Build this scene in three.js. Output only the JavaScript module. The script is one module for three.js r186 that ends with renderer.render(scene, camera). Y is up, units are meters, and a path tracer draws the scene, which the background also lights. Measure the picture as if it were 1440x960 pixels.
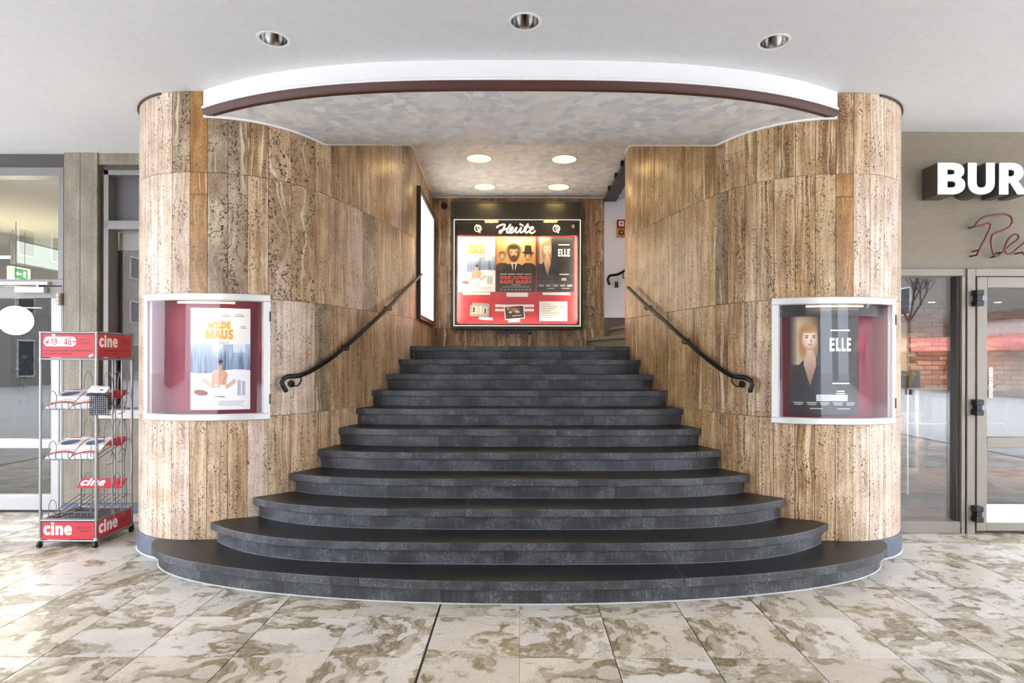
import * as THREE from 'three';
import { RoundedBoxGeometry } from 'three/addons/geometries/RoundedBoxGeometry.js';
import { mergeGeometries, toCreasedNormals, mergeVertices } from 'three/addons/utils/BufferGeometryUtils.js';
import { FontLoader } from 'three/addons/loaders/FontLoader.js';
import { TextGeometry } from 'three/addons/geometries/TextGeometry.js';
import { RectAreaLightUniformsLib } from 'three/addons/lights/RectAreaLightUniformsLib.js';
import { MarchingCubes } from 'three/addons/objects/MarchingCubes.js';

RectAreaLightUniformsLib.init();
const scene = new THREE.Scene();
const renderer = new THREE.WebGLRenderer();
renderer.toneMapping = THREE.LinearToneMapping;
renderer.toneMappingExposure = 0.95;
renderer.shadowMap.enabled = true;

// ---------------------------------------------------------------- camera (eye 1.558 m above the arcade floor, looking along -z)
const EYE = 1.558, FPX = 853;
const camera = new THREE.PerspectiveCamera(2 * Math.atan(480 / FPX) * 180 / Math.PI, 1.5, 0.05, 300);
camera.position.set(0, EYE, 0);
camera.rotation.z = 0.0022;
camera.setViewOffset(1440, 960, -11, -25, 1440, 960);

// ---------------------------------------------------------------- overcast sky
const SKY = 10.0;
{
  const W = 64, H = 32, d = new Float32Array(W * H * 4);
  for (let j = 0; j < H; j++) for (let i = 0; i < W; i++) {
    const el = ((j + 0.5) / H - 0.5) * Math.PI, k = (1 + 2 * Math.max(0, Math.sin(el))) / 3 + 0.25;
    d.set([SKY * k * 0.91, SKY * k * 0.98, SKY * k * 1.12, 1], (j * W + i) * 4);
  }
  const t = new THREE.DataTexture(d, W, H, THREE.RGBAFormat, THREE.FloatType);
  t.mapping = THREE.EquirectangularReflectionMapping; t.magFilter = THREE.LinearFilter; t.needsUpdate = true;
  scene.background = t; scene.environment = t;
}

// ---------------------------------------------------------------- helpers
let seedState = 12345;
const rnd = () => { seedState = (seedState * 1664525 + 1013904223) >>> 0; return seedState / 4294967296; };
const rr = (a, b) => a + (b - a) * rnd();
const V = (x, y, d) => new THREE.Vector3(x, y, -d);                    // d = distance in front of the eye
const at = (px, py, d) => V((px - 731) * d / FPX, EYE + (505 - py) * d / FPX, d);
const clamp = THREE.MathUtils.clamp, lerp = THREE.MathUtils.lerp, sst = THREE.MathUtils.smoothstep;
const taken = {};
function numbered(n) { if (taken[n] === undefined) { taken[n] = 0; return n; } taken[n]++; return n + '_' + String(taken[n]).padStart(3, '0'); }
function shadowed(m) { m.castShadow = true; m.receiveShadow = true; return m; }
function part(name, geo, mat, parent) { const m = shadowed(new THREE.Mesh(geo, mat)); m.name = name; parent.add(m); return m; }
function sub(name, parent) { const g = new THREE.Group(); g.name = name; parent.add(g); return g; }
function thing(name, label, category, p = [0, 0, 0], group) {
  const g = new THREE.Group(); g.name = numbered(name); g.position.set(p[0], p[1], p[2]); scene.add(g);
  g.userData = { label, category }; if (group) g.userData.group = group; return g;
}
function single(name, geo, mat, label, category, group) {
  const m = shadowed(new THREE.Mesh(geo, mat)); m.name = numbered(name); scene.add(m);
  m.userData = { label, category }; if (group) m.userData.group = group; return m;
}
function struct(name, label, category) {
  const g = new THREE.Group(); g.name = numbered(name); scene.add(g); g.userData = { kind: 'structure', label, category }; return g;
}
function box(w, h, d, x, y, z, r = 0) {                                   // centred; z is world z
  const g = r ? new RoundedBoxGeometry(w, h, d, 1, r) : new THREE.BoxGeometry(w, h, d);
  g.translate(x, y, z); return g;
}
const bxs = (x0, x1, y0, y1, d0, d1, r = 0) => box(x1 - x0, y1 - y0, d1 - d0, (x0 + x1) / 2, (y0 + y1) / 2, -(d0 + d1) / 2, r);
function tube(pts, r, seg = 24, rad = 6, closed = false) { return new THREE.TubeGeometry(new THREE.CatmullRomCurve3(pts, closed, 'centripetal'), seg, r, rad, closed); }
function rod(a, b, r, rad = 6) { return new THREE.TubeGeometry(new THREE.LineCurve3(a, b), 1, r, rad, false); }
function merge(list) { return mergeGeometries(list.map(g => { const n = g.index ? g.toNonIndexed() : g; for (const k of Object.keys(n.attributes)) if (!['position', 'normal', 'uv'].includes(k)) n.deleteAttribute(k); return n; })); }
const std = (o) => new THREE.MeshStandardMaterial(o);
const phy = (o) => new THREE.MeshPhysicalMaterial(o);
const glass = (o = {}) => phy({ color: 0xffffff, roughness: 0, metalness: 0, transmission: 1, thickness: 0, ior: 1.52, ...o });
function glowMat(hex, k) { const c = new THREE.Color(hex); return std({ color: 0x222222, emissive: c, emissiveIntensity: k, roughness: 0.6 }); }
function rectLight(color, intensity, w, h, p, target, name) {
  const l = new THREE.RectAreaLight(color, intensity, w, h); l.name = name; l.position.copy(p); l.lookAt(target); scene.add(l); return l;
}

// tileable value noise
function makeNoise(seed) {
  const N = 256, t = new Float32Array(N * N); let s = seed * 7919 + 17;
  for (let i = 0; i < N * N; i++) { s = (s * 1664525 + 1013904223) >>> 0; t[i] = s / 4294967296; }
  return (x, y, px, py) => {
    let xi = Math.floor(x), yi = Math.floor(y); const fx = x - xi, fy = y - yi, u = fx * fx * (3 - 2 * fx), v = fy * fy * (3 - 2 * fy);
    xi = ((xi % px) + px) % px; yi = ((yi % py) + py) % py; const x1 = (xi + 1) % px, y1 = (yi + 1) % py;
    const a = t[yi * N + xi], b = t[yi * N + x1], c = t[y1 * N + xi], d = t[y1 * N + x1];
    return (a + (b - a) * u) + ((c + (d - c) * u) - (a + (b - a) * u)) * v;
  };
}
function fbm(n, x, y, px, py, oct) { let s = 0, a = 0.5, w = 0; for (let o = 0; o < oct; o++) { s += a * n(x, y, px, py); w += a; a *= 0.5; x *= 2; y *= 2; px *= 2; py *= 2; if (px > 256 || py > 256) break; } return s / w; }
function dataTex(W, H, fn, srgb = true) {                                  // fn(u,v) -> [r,g,b] 0..255 (and optional height map)
  const d = new Uint8Array(W * H * 4), h = new Uint8Array(W * H * 4);
  for (let j = 0; j < H; j++) for (let i = 0; i < W; i++) {
    const c = fn((i + 0.5) / W, (j + 0.5) / H), k = (j * W + i) * 4;
    d[k] = clamp(c[0], 0, 255); d[k + 1] = clamp(c[1], 0, 255); d[k + 2] = clamp(c[2], 0, 255); d[k + 3] = 255;
    const e = clamp(c[3] ?? 0, 0, 255); h[k] = h[k + 1] = h[k + 2] = e; h[k + 3] = 255;
  }
  const mk = (a, cs) => { const t = new THREE.DataTexture(a, W, H); t.wrapS = t.wrapT = THREE.RepeatWrapping; t.magFilter = THREE.LinearFilter; t.minFilter = THREE.LinearMipmapLinearFilter; t.generateMipmaps = true; if (cs) t.colorSpace = THREE.SRGBColorSpace; t.needsUpdate = true; return t; };
  return { map: mk(d, srgb), bump: mk(h, false) };
}
function canvasTex(w, h, draw) {
  const c = document.createElement('canvas'); c.width = w; c.height = h; const x = c.getContext('2d'); draw(x, w, h);
  const t = new THREE.CanvasTexture(c); t.colorSpace = THREE.SRGBColorSpace; t.anisotropy = 4; return t;
}
const mix3 = (a, b, t) => [a[0] + (b[0] - a[0]) * t, a[1] + (b[1] - a[1]) * t, a[2] + (b[2] - a[2]) * t];

// ---------------------------------------------------------------- procedural materials
// travertine, veins upright; one texture covers 0.6 m x 1.2 m
function travertine(seed, { light, mid, dark, pit, crack = 0, warp = 0.12, streak = 1, gloss = 0.3, cloudy = 1, vein = 0.6 }) {
  const n = makeNoise(seed), n2 = makeNoise(seed + 50), n3 = makeNoise(seed + 90);
  const tx = dataTex(512, 1024, (u, v) => {
    const w = (fbm(n, u * 2, v * 3, 2, 3, 3) - 0.5) * warp, uu = u + w;
    const b0 = n(uu * 14, v * 1, 14, 1), b1 = n2(uu * 42, v * 2, 42, 2), b2 = n3(uu * 95, v * 5, 95, 5), b3 = n(uu * 210, v * 14, 210, 14);
    const cl = fbm(n2, u * 4, v * 7, 4, 7, 5) - 0.5, sp = fbm(n3, u * 60, v * 110, 60, 110, 2) - 0.5;
    const t = clamp(0.5 + (b0 - 0.5) * 0.5 * streak + (b1 - 0.5) * 0.6 * streak + (b2 - 0.5) * 0.45 * streak + (b3 - 0.5) * 0.3 * streak + cl * 0.9 * cloudy + sp * 0.5, 0, 1);
    let c = t > 0.5 ? mix3(mid, light, (t - 0.5) * 2) : mix3(dark, mid, t * 2);
    const g = (n(u * 255, v * 255, 255, 255) - 0.5) * 20 + (n2(u * 128 + 0.3, v * 250, 128, 250) - 0.5) * 14; c = [c[0] + g, c[1] + g, c[2] + g];
    c = mix3(c, [238, 226, 206], sst(n3(uu * 52 + 5, v * 2, 52, 2), 0.80, 0.93) * vein);
    let h = 200 + sp * 20 + (t - 0.5) * 10;
    // pores: short upright dashes gathered in seams
    const seam = sst(n(uu * 26 + 9, v * 4, 26, 4) * 0.6 + fbm(n2, u * 5, v * 9, 5, 9, 2) * 0.4, 0.58 - pit * 0.16, 0.78 - pit * 0.16);
    const pn = n2(uu * 110, v * 105, 110, 105) * 0.62 + n3(uu * 210, v * 250, 210, 250) * 0.38;
    let p = sst(pn + seam * 0.16, 0.86 - pit * 0.1, 0.93 - pit * 0.1);
    if (crack > 0) { // ragged hollows between the fragments of the stone
      const q = Math.abs(fbm(n3, u * 14 + w * 6, v * 24, 14, 24, 4) - 0.5), m = sst(fbm(n2, u * 6, v * 7, 6, 7, 2), 0.62 - crack * 0.22, 0.74 - crack * 0.12);
      p = Math.max(p, (1 - sst(q, 0.018, 0.045)) * m * sst(n(u * 50, v * 80, 50, 80) * 0.6 + n2(u * 120, v * 200, 120, 200) * 0.4, 0.36, 0.52));
    }
    if (p > 0) { c = mix3(c, [46, 36, 28], p * 0.9); h -= p * 170; }
    return [c[0], c[1], c[2], h];
  });
  return std({ map: tx.map, bumpMap: tx.bump, bumpScale: 0.002, roughness: gloss, vertexColors: true });
}
const TRAV = [
  travertine(1, { light: [228, 211, 193], mid: [207, 184, 162], dark: [178, 150, 124], pit: 0.6, streak: 0.8 }),           // 0 pale pinkish
  travertine(2, { light: [216, 190, 156], mid: [186, 154, 118], dark: [148, 114, 80], pit: 0.7 }),                          // 1 tan striped
  travertine(3, { light: [192, 150, 94], mid: [158, 114, 60], dark: [130, 90, 46], pit: 0.05, warp: 0.3, streak: 0.6 }),    // 2 honey gold
  travertine(4, { light: [188, 170, 146], mid: [160, 139, 113], dark: [128, 106, 82], pit: 0.8, crack: 0.8, warp: 0.4, streak: 0.45, cloudy: 1.5 }), // 3 grey clouded
  travertine(5, { light: [208, 182, 146], mid: [178, 148, 112], dark: [140, 110, 78], pit: 0.9, crack: 1.3, warp: 0.4, streak: 0.4 }),     // 4 heavily pitted
  travertine(6, { light: [212, 184, 146], mid: [172, 138, 101], dark: [126, 95, 63], pit: 0.85, streak: 1.2 }),             // 5 brown striped
];
// marbled floor tile, one texture covers 1 m
const TILE = dataTex(2048, 2048, (() => {                                  // covers 2 m
  const n = makeNoise(21), m = makeNoise(22);
  return (u, v) => {
    const wx = fbm(n, u * 6, v * 8, 6, 8, 5) - 0.5, wy = fbm(m, u * 6 + 3.3, v * 8 + 1.7, 6, 8, 5) - 0.5;
    const a = fbm(n, u * 5 + wx * 6, v * 11 + wy * 7, 5, 11, 6), b = fbm(m, u * 14 + wy * 13, v * 34 + wx * 13, 14, 34, 4), c2 = fbm(n, u * 60 + wx * 40, v * 120 + wy * 40, 60, 120, 2);
    let t = sst(a, 0.46, 0.60) * (0.5 + 0.5 * sst(b, 0.38, 0.6)) * (0.72 + 0.28 * sst(c2, 0.3, 0.65));
    t = Math.max(t, (1 - sst(Math.abs(a - 0.455), 0.0, 0.022)) * 0.5 * sst(b, 0.36, 0.55), (1 - sst(Math.abs(b - 0.5), 0.0, 0.018)) * 0.32 * sst(a, 0.38, 0.47));
    const g = (n(u * 256 * 0.999, v * 256 * 0.999, 256, 256) - 0.5) * 14, cl = (wx + wy) * 26;
    const c = mix3([214, 208, 197], [134, 121, 94], t);
    return [c[0] + g + cl, c[1] + g + cl, c[2] + g + cl * 0.9, 128];
  };
})());
const matTile = [0xffffff, 0xf4f0e8, 0xfbf8f4].map(c => std({ map: TILE.map, color: c, roughness: 0.32 }));
const matGrout = std({ color: 0x3d372f, roughness: 0.9 });
// black stone of the stairs, one texture covers 1 m
function darkStone(seed, base, scuff, amount, rough) {
  const n = makeNoise(seed), m = makeNoise(seed + 9);
  const t = dataTex(1024, 512, (u, v) => {
    const g = (n(u * 250, v * 125, 250, 125) - 0.5) * 16, g2 = (m(u * 120, v * 60, 120, 60) - 0.5) * 9;
    const up = fbm(m, u * 60, v * 4, 60, 4, 3), cl = fbm(n, u * 6, v * 4, 6, 4, 4);
    const fl = fbm(n, u * 120, v * 70, 120, 70, 2), s = (0.28 * sst(cl, 0.25, 0.75) + 0.3 * sst(cl, 0.38, 0.66) * sst(fl, 0.3, 0.75) + 0.3 * sst(up, 0.5, 0.75) * sst(fl, 0.35, 0.6)) * amount;
    const speck = sst(n(u * 220 + 7, v * 110 + 3, 220, 110) * (0.6 + 0.4 * m(u * 30, v * 15, 30, 15)), 0.86, 0.92) * amount;
    let c = mix3(base, scuff, s); c = mix3(c, [170, 172, 176], speck * 0.7);
    return [c[0] + g + g2, c[1] + g + g2, c[2] + g + g2, 128 + g * 3];
  });
  return std({ map: t.map, bumpMap: t.bump, bumpScale: 0.0006, roughness: rough });
}
const matTread = darkStone(31, [23, 23, 23], [42, 40, 38], 0.6, 0.42);
const matRiser = darkStone(32, [50, 50, 53], [120, 121, 125], 1.0, 0.45);
const matSkirt = darkStone(33, [92, 98, 112], [128, 134, 148], 0.6, 0.45);
const matSeal = std({ color: 0xcfcdc8, roughness: 0.7 });
// ceiling coat of small overlapping brush patches, one texture covers 2.4 m
const patchTex = canvasTex(1024, 1024, (x, w, h) => {
  x.fillStyle = '#e6e5e5'; x.fillRect(0, 0, w, h);
  const cols = ['#f2f1ef', '#d6d8de', '#e9e6e2', '#d8d8dc', '#f6f5f3', '#e4e0da', '#cdd1da', '#ececec', '#dddce1', '#efebe5'];
  for (let i = 0; i < 1500; i++) {
    const cx = rr(0, w), cy = rr(0, h), a = rr(-0.7, 0.7) + (rnd() < 0.5 ? 0 : 1.2), L = rr(18, 46), B = rr(10, 22);
    x.globalAlpha = rr(0.5, 0.95); x.fillStyle = cols[Math.floor(rnd() * cols.length)];
    for (const ox of [-w, 0, w]) for (const oy of [-h, 0, h]) {
      if (cx + ox < -60 || cx + ox > w + 60 || cy + oy < -60 || cy + oy > h + 60) continue;
      x.save(); x.translate(cx + ox, cy + oy); x.rotate(a); x.beginPath();
      x.moveTo(-L, -B * 0.6); x.lineTo(-L * 0.3, -B); x.lineTo(L * 0.8, -B * 0.8); x.lineTo(L, B * 0.2); x.lineTo(L * 0.4, B); x.lineTo(-L * 0.7, B * 0.8); x.closePath(); x.fill(); x.restore();
    }
  }
});
patchTex.wrapS = patchTex.wrapT = THREE.RepeatWrapping;
const matSoffit = std({ map: patchTex, roughness: 0.55 });
const plasterNoise = dataTex(256, 256, (() => { const n = makeNoise(41); return (u, v) => { const g = (fbm(n, u * 32, v * 32, 32, 32, 3) - 0.5); return [246 + g * 10, 246 + g * 10, 246 + g * 10, 128 + g * 120]; }; })());
const matCeil = std({ map: plasterNoise.map, color: 0xe6e6e8, bumpMap: plasterNoise.bump, bumpScale: 0.0008, roughness: 0.85 });
const matFascia = std({ color: 0xeeeeef, roughness: 0.55 });
const matRed = std({ color: 0x4a2219, roughness: 0.45 });
const matWhitePaint = std({ color: 0xe4e3e6, roughness: 0.7 });
const matAlu = std({ color: 0xd9d8d6, roughness: 0.38, metalness: 0.35 });
const matSteel = std({ color: 0x9b9a99, roughness: 0.34, metalness: 0.85 });
const matWire = std({ color: 0x77767a, roughness: 0.4, metalness: 0.8 });
const matBlack = std({ color: 0x17171a, roughness: 0.4 });
const matIron = std({ color: 0x1b1918, roughness: 0.3, metalness: 0.4 });
const matDarkFrame = std({ color: 0x3c3a37, roughness: 0.45, metalness: 0.3 });
const matCore = std({ color: 0x4a3d2e, roughness: 0.95 });

// ---------------------------------------------------------------- plan geometry
function resample(pts, step) {                                            // polyline [[x,d]] -> dense polyline with arc length
  const c = new THREE.CatmullRomCurve3(pts.map(p => new THREE.Vector3(p[0], 0, p[1])), false, 'centripetal');
  const L = c.getLength(), n = Math.ceil(L / step); return c.getSpacedPoints(n).map(p => [p.x, p.z]);
}
class Plan {
  constructor(pts) {
    this.p = pts; this.s = [0];
    for (let i = 1; i < pts.length; i++) this.s.push(this.s[i - 1] + Math.hypot(pts[i][0] - pts[i - 1][0], pts[i][1] - pts[i - 1][1]));
    this.len = this.s[this.s.length - 1];
  }
  get(s) {
    s = clamp(s, 0, this.len); let i = 1; while (i < this.p.length - 1 && this.s[i] < s) i++;
    const t = (s - this.s[i - 1]) / (this.s[i] - this.s[i - 1] || 1), a = this.p[i - 1], b = this.p[i];
    const a0 = this.p[Math.max(0, i - 2)], b1 = this.p[Math.min(this.p.length - 1, i + 1)];
    const nrm = (u, v) => { const x = v[0] - u[0], d = v[1] - u[1], l = Math.hypot(x, d); return [d / l, -x / l]; };
    const n0 = nrm(a0, b), n1 = nrm(a, b1); let nx = lerp(n0[0], n1[0], t), nd = lerp(n0[1], n1[1], t); const l = Math.hypot(nx, nd);
    return { x: lerp(a[0], b[0], t), d: lerp(a[1], b[1], t), nx: nx / l, nd: nd / l };
  }
  off(s, o) { const q = this.get(s); return [q.x + q.nx * o, q.d + q.nd * o]; }
  byRatio(r) { for (let i = 1; i < this.p.length; i++) { const a = this.p[i - 1], b = this.p[i], ra = a[0] / a[1], rb = b[0] / b[1]; if ((ra - r) * (rb - r) <= 0 && rb > ra) return lerp(this.s[i - 1], this.s[i], (r - ra) / (rb - ra)); } return this.len; }
}
// grid surface: fn(i,j) -> [x,y,d,u,v]; side -1 mirrors x
function gridGeo(nu, nv, fn, side = 1, tint) {
  const pos = [], uv = [], idx = [], col = [];
  for (let j = 0; j < nv; j++) for (let i = 0; i < nu; i++) { const q = fn(i, j); pos.push(q[0] * side, q[1], -q[2]); uv.push(q[3], q[4]); if (tint) col.push(...tint); }
  for (let j = 0; j < nv - 1; j++) for (let i = 0; i < nu - 1; i++) {
    const a = j * nu + i, b = a + 1, c = a + nu, d = c + 1;
    if (side > 0) idx.push(a, b, c, b, d, c); else idx.push(a, c, b, b, c, d);
  }
  const g = new THREE.BufferGeometry(); g.setAttribute('position', new THREE.Float32BufferAttribute(pos, 3)); g.setAttribute('uv', new THREE.Float32BufferAttribute(uv, 2));
  if (tint) g.setAttribute('color', new THREE.Float32BufferAttribute(col, 3)); g.setIndex(idx); g.computeVertexNormals(); return g;
}
// closed profile [[offset, y]] swept along a plan between s0 and s1
function sweepPlan(plan, s0, s1, profile, side = 1, step = 0.05, crease = 0.5) {
  const n = Math.max(2, Math.ceil((s1 - s0) / step) + 1), pos = [], uv = [], idx = [], m = profile.length;
  for (let i = 0; i < n; i++) {
    const s = lerp(s0, s1, i / (n - 1)), q = plan.get(s); let a = 0;
    for (let k = 0; k <= m; k++) {
      const f = profile[k % m], o = typeof f[0] === 'function' ? f[0](s) : f[0], y = typeof f[1] === 'function' ? f[1](q, s) : f[1];
      if (k) { const e = profile[k - 1], eo = typeof e[0] === 'function' ? e[0](s) : e[0], ey = typeof e[1] === 'function' ? e[1](q, s) : e[1]; a += Math.hypot(o - eo, y - ey); }
      pos.push((q.x + q.nx * o) * side, y, -(q.d + q.nd * o)); uv.push(s, a);
    }
  }
  const w = m + 1;
  const tri = (a, b, c) => side > 0 ? idx.push(a, b, c) : idx.push(a, c, b);
  for (let i = 0; i < n - 1; i++) for (let k = 0; k < m; k++) { const a = i * w + k, b = a + 1, c = a + w, d = c + 1; tri(a, c, b); tri(b, c, d); }
  const cap = THREE.ShapeUtils.triangulateShape(profile.map(f => new THREE.Vector2(typeof f[0] === 'function' ? f[0](s0) : f[0], typeof f[1] === 'function' ? f[1](plan.get(s0), s0) : f[1])), []);
  for (const t of cap) { tri(t[0], t[1], t[2]); const o = (n - 1) * w; tri(o + t[0], o + t[2], o + t[1]); }
  const g = new THREE.BufferGeometry(); g.setAttribute('position', new THREE.Float32BufferAttribute(pos, 3)); g.setAttribute('uv', new THREE.Float32BufferAttribute(uv, 2)); g.setIndex(idx);
  return toCreasedNormals(g, crease);
}
// flat polygon [[x,d]] extruded from y0 to y1 (uv in metres)
function slabGeo(poly, y0, y1, bevel = 0, holes = []) {
  const sh = new THREE.Shape(poly.map(p => new THREE.Vector2(p[0], p[1])));
  for (const h of holes) sh.holes.push(new THREE.Path(h.map(p => new THREE.Vector2(p[0], p[1]))));
  const g = new THREE.ExtrudeGeometry(sh, { depth: y1 - y0 - 2 * bevel, bevelEnabled: bevel > 0, bevelSize: bevel, bevelThickness: bevel, bevelOffset: -bevel, bevelSegments: 2, curveSegments: 24 });
  g.rotateX(-Math.PI / 2); g.translate(0, y0 + bevel, 0); return g;        // shape y (= distance) goes to -z
}

// The curved stair wall, right-hand version: from the passage, along the flare, round the pillar.
const CX = 2.56, CD = 5.39, CR = 0.70;
const flare = [[1.346, 6.74], [1.419, 6.42], [1.492, 6.11], [1.569, 5.81], [1.650, 5.515], [1.742, 5.24], [1.880, 4.995], [2.097, 4.80], [2.330, 4.712]];
const circ = []; for (let a = -8; a <= 90; a += 7) circ.push([CX + CR * Math.sin(a * Math.PI / 180), CD - CR * Math.cos(a * Math.PI / 180)]);
const planLeft = new Plan([[1.335, 9.36], [1.325, 8.6], [1.30, 7.75]].concat(resample([[1.29, 7.55], [1.272, 7.33], [1.279, 7.06], ...flare, ...circ], 0.03), [[3.26, 5.8], [3.26, 6.2]]));
const planRight = new Plan(resample([[1.272, 7.36], [1.279, 7.06], ...flare, ...circ], 0.03).concat([[3.26, 5.45]]));
const RISE = 0.1555, CEIL = 3.627, SOF = 3.435, CREST = 4.05;
const sofY = (d) => SOF + (CREST - SOF) * clamp((d - 5.3) / 1.75, 0, 1);
const fasciaD = (x) => 4.196 + 0.491 * Math.pow(Math.min(1, Math.abs(x) / 2.45), 2.95);

// ---------------------------------------------------------------- floor
{
  const f = struct('floor', 'marbled beige and olive stone tile floor of the arcade', 'floor');
  part('grout', bxs(-7.6, 8.1, -0.12, -0.0035, -3.1, 6.25), matGrout, f);
  const geos = [];
  for (let k = 0; k < 30; k++) {
    const g = new THREE.ExtrudeGeometry(new THREE.Shape([new THREE.Vector2(-0.246, -0.246), new THREE.Vector2(0.246, -0.246), new THREE.Vector2(0.246, 0.246), new THREE.Vector2(-0.246, 0.246)]), { depth: 0.018, bevelEnabled: true, bevelSize: 0.0015, bevelThickness: 0.0015, bevelSegments: 1 });
    g.rotateX(-Math.PI / 2); g.translate(0, -0.0195, 0);
    const p = g.attributes.position, uv = g.attributes.uv, ox = rnd(), oy = rnd(), q = rnd() < 0.25;
    for (let i = 0; i < p.count; i++) { const a = p.getX(i) * 1.0, b = p.getZ(i) * 1.0; uv.setXY(i, (q ? b : a) / 2 + ox, (q ? a : b) / 2 + oy); }
    geos.push(g);
  }
  const rest = [];
  for (let r = -12; r < 8; r++) for (let c = -15; c < 16; c++) {
    const x = c * 0.5 + 0.25, d = 3.17 + r * 0.5 + 0.25; if (d > 6.3 && x < 0 || d > 5.6 && x > 0 || d > 6.1) continue;
    if (Math.abs(x) < 2.4 && d > 4.6) continue; if (Math.hypot(Math.abs(x) - CX, d - CD) < 0.3) continue;
    const g = geos[Math.floor(rnd() * geos.length)], m = matTile[Math.floor(rnd() * 3)];
    const seen = d > 2.6 && Math.abs(x) < 0.9 * d + 0.5;
    if (seen) { const t = part('tile', g, m, f); t.position.set(x + (c === -1 ? 0.004 : c === -2 ? -0.004 : 0), rr(-0.0006, 0.0006), -d); }
    else { const k = g.clone(); k.translate(x, 0, -d); rest.push(k); }
  }
  const s = part('tile_field', merge(rest), matTile[0], f); s.userData.kind = 'stuff';
  part('expansion_joint', bxs(-0.506, -0.494, -0.01, -0.0015, 2.0, 3.9), matBlack, f);
}

// ---------------------------------------------------------------- travertine walls
const COURSES = [0.155, 1.10, 2.035, 3.0, 9];
function slab(plan, s0, s1, y0, y1, topFn, mat, parent, side, tint) {
  const g2 = 0.0011, b = 0.002, t = 0.028; s0 += g2; s1 -= g2; y0 += g2;
  const n = Math.max(2, Math.ceil((s1 - s0) / 0.05) + 1), us = [[s0, -t], [s0, -b]];
  for (let i = 0; i < n; i++) us.push([lerp(s0 + b, s1 - b, i / (n - 1)), 0]); us.push([s1, -b], [s1, -t]);
  const vs = [[0, 0, -t], [0, 0, -b], [0, b, 0], [1, -b, 0], [1, 0, -b], [1, 0, -t]], ou = rnd() * 3, ov = rnd() * 3, fl = rnd() < 0.5 ? 1 : -1;
  const geo = gridGeo(us.length, vs.length, (i, j) => {
    const [s, o1] = us[i], [k, dy, o2] = vs[j], q = plan.get(s), top = topFn ? Math.min(y1, topFn(q.d)) : y1 - g2;
    const y = (k ? top : y0) + dy, o = Math.min(o1, o2);
    return [q.x + q.nx * o, y, q.d + q.nd * o, fl * s / 0.6 + ou, y / 1.2 + ov];
  }, side, tint);
  return part('stone_slab', geo, mat, parent);
}
function stoneWall(name, label, plan, side, bounds, caseRange, kinds, lastTop) {
  const w = struct(name, label, 'wall');
  const ss = bounds.map(b => b < 0 ? -b : plan.byRatio(b / FPX)).concat(caseRange).sort((a, b) => a - b).filter((s, i, a) => !i || s - a[i - 1] > 0.02);
  ss[ss.length - 1] = Math.max(ss[ss.length - 1], plan.len);
  const core = [];
  for (let i = 0; i < ss.length - 1; i++) {
    const s0 = ss[i], s1 = ss[i + 1], mid = plan.get((s0 + s1) / 2), inCase = s0 > caseRange[0] - 0.01 && s1 < caseRange[1] + 0.01;
    const onPillar = mid.x > 2.415 && mid.d < 6.3, top = onPillar ? null : sofY, full = onPillar ? CEIL : 9;
    const k = kinds((s0 + s1) / 2, mid, i);
    let ys = COURSES.slice(0, 4);
    if (k.cut) ys.push(k.cut);
    ys = ys.sort((a, b) => a - b);
    for (let c = 0; c < ys.length; c++) {
      if (inCase && ys[c] >= 1.09 && ys[c] < 2.0) continue;
      const y1 = c < ys.length - 1 ? ys[c + 1] : (onPillar ? CEIL : 9);
      const kind = k.kind(c, ys[c]), tn = k.tint * rr(0.93, 1.05);
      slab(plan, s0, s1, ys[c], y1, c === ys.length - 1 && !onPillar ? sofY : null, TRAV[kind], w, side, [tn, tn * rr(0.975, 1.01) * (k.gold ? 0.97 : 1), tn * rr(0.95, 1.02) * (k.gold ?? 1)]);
    }
    const strip = (ya, yb) => gridGeo(Math.max(2, Math.ceil((s1 - s0) / 0.06) + 1), 2, (a, j) => {
      const n = Math.max(2, Math.ceil((s1 - s0) / 0.06) + 1), q = plan.get(lerp(s0, s1, a / (n - 1))), o = -0.01;
      return [q.x + q.nx * o, j ? (yb === 9 ? sofY(q.d) : yb) : ya, q.d + q.nd * o, 0, 0];
    }, side);
    core.push(strip(0, 1.1)); if (!inCase) core.push(strip(1.1, 2.035)); core.push(strip(2.035, full));
  }
  part('mortar_bed', merge(core), matCore, w);
  return w;
}
const caseL = [planLeft.byRatio(354 / FPX) , planLeft.byRatio(523 / FPX)];
const caseR = [planRight.byRatio(357 / FPX), planRight.byRatio(523 / FPX)];
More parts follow.
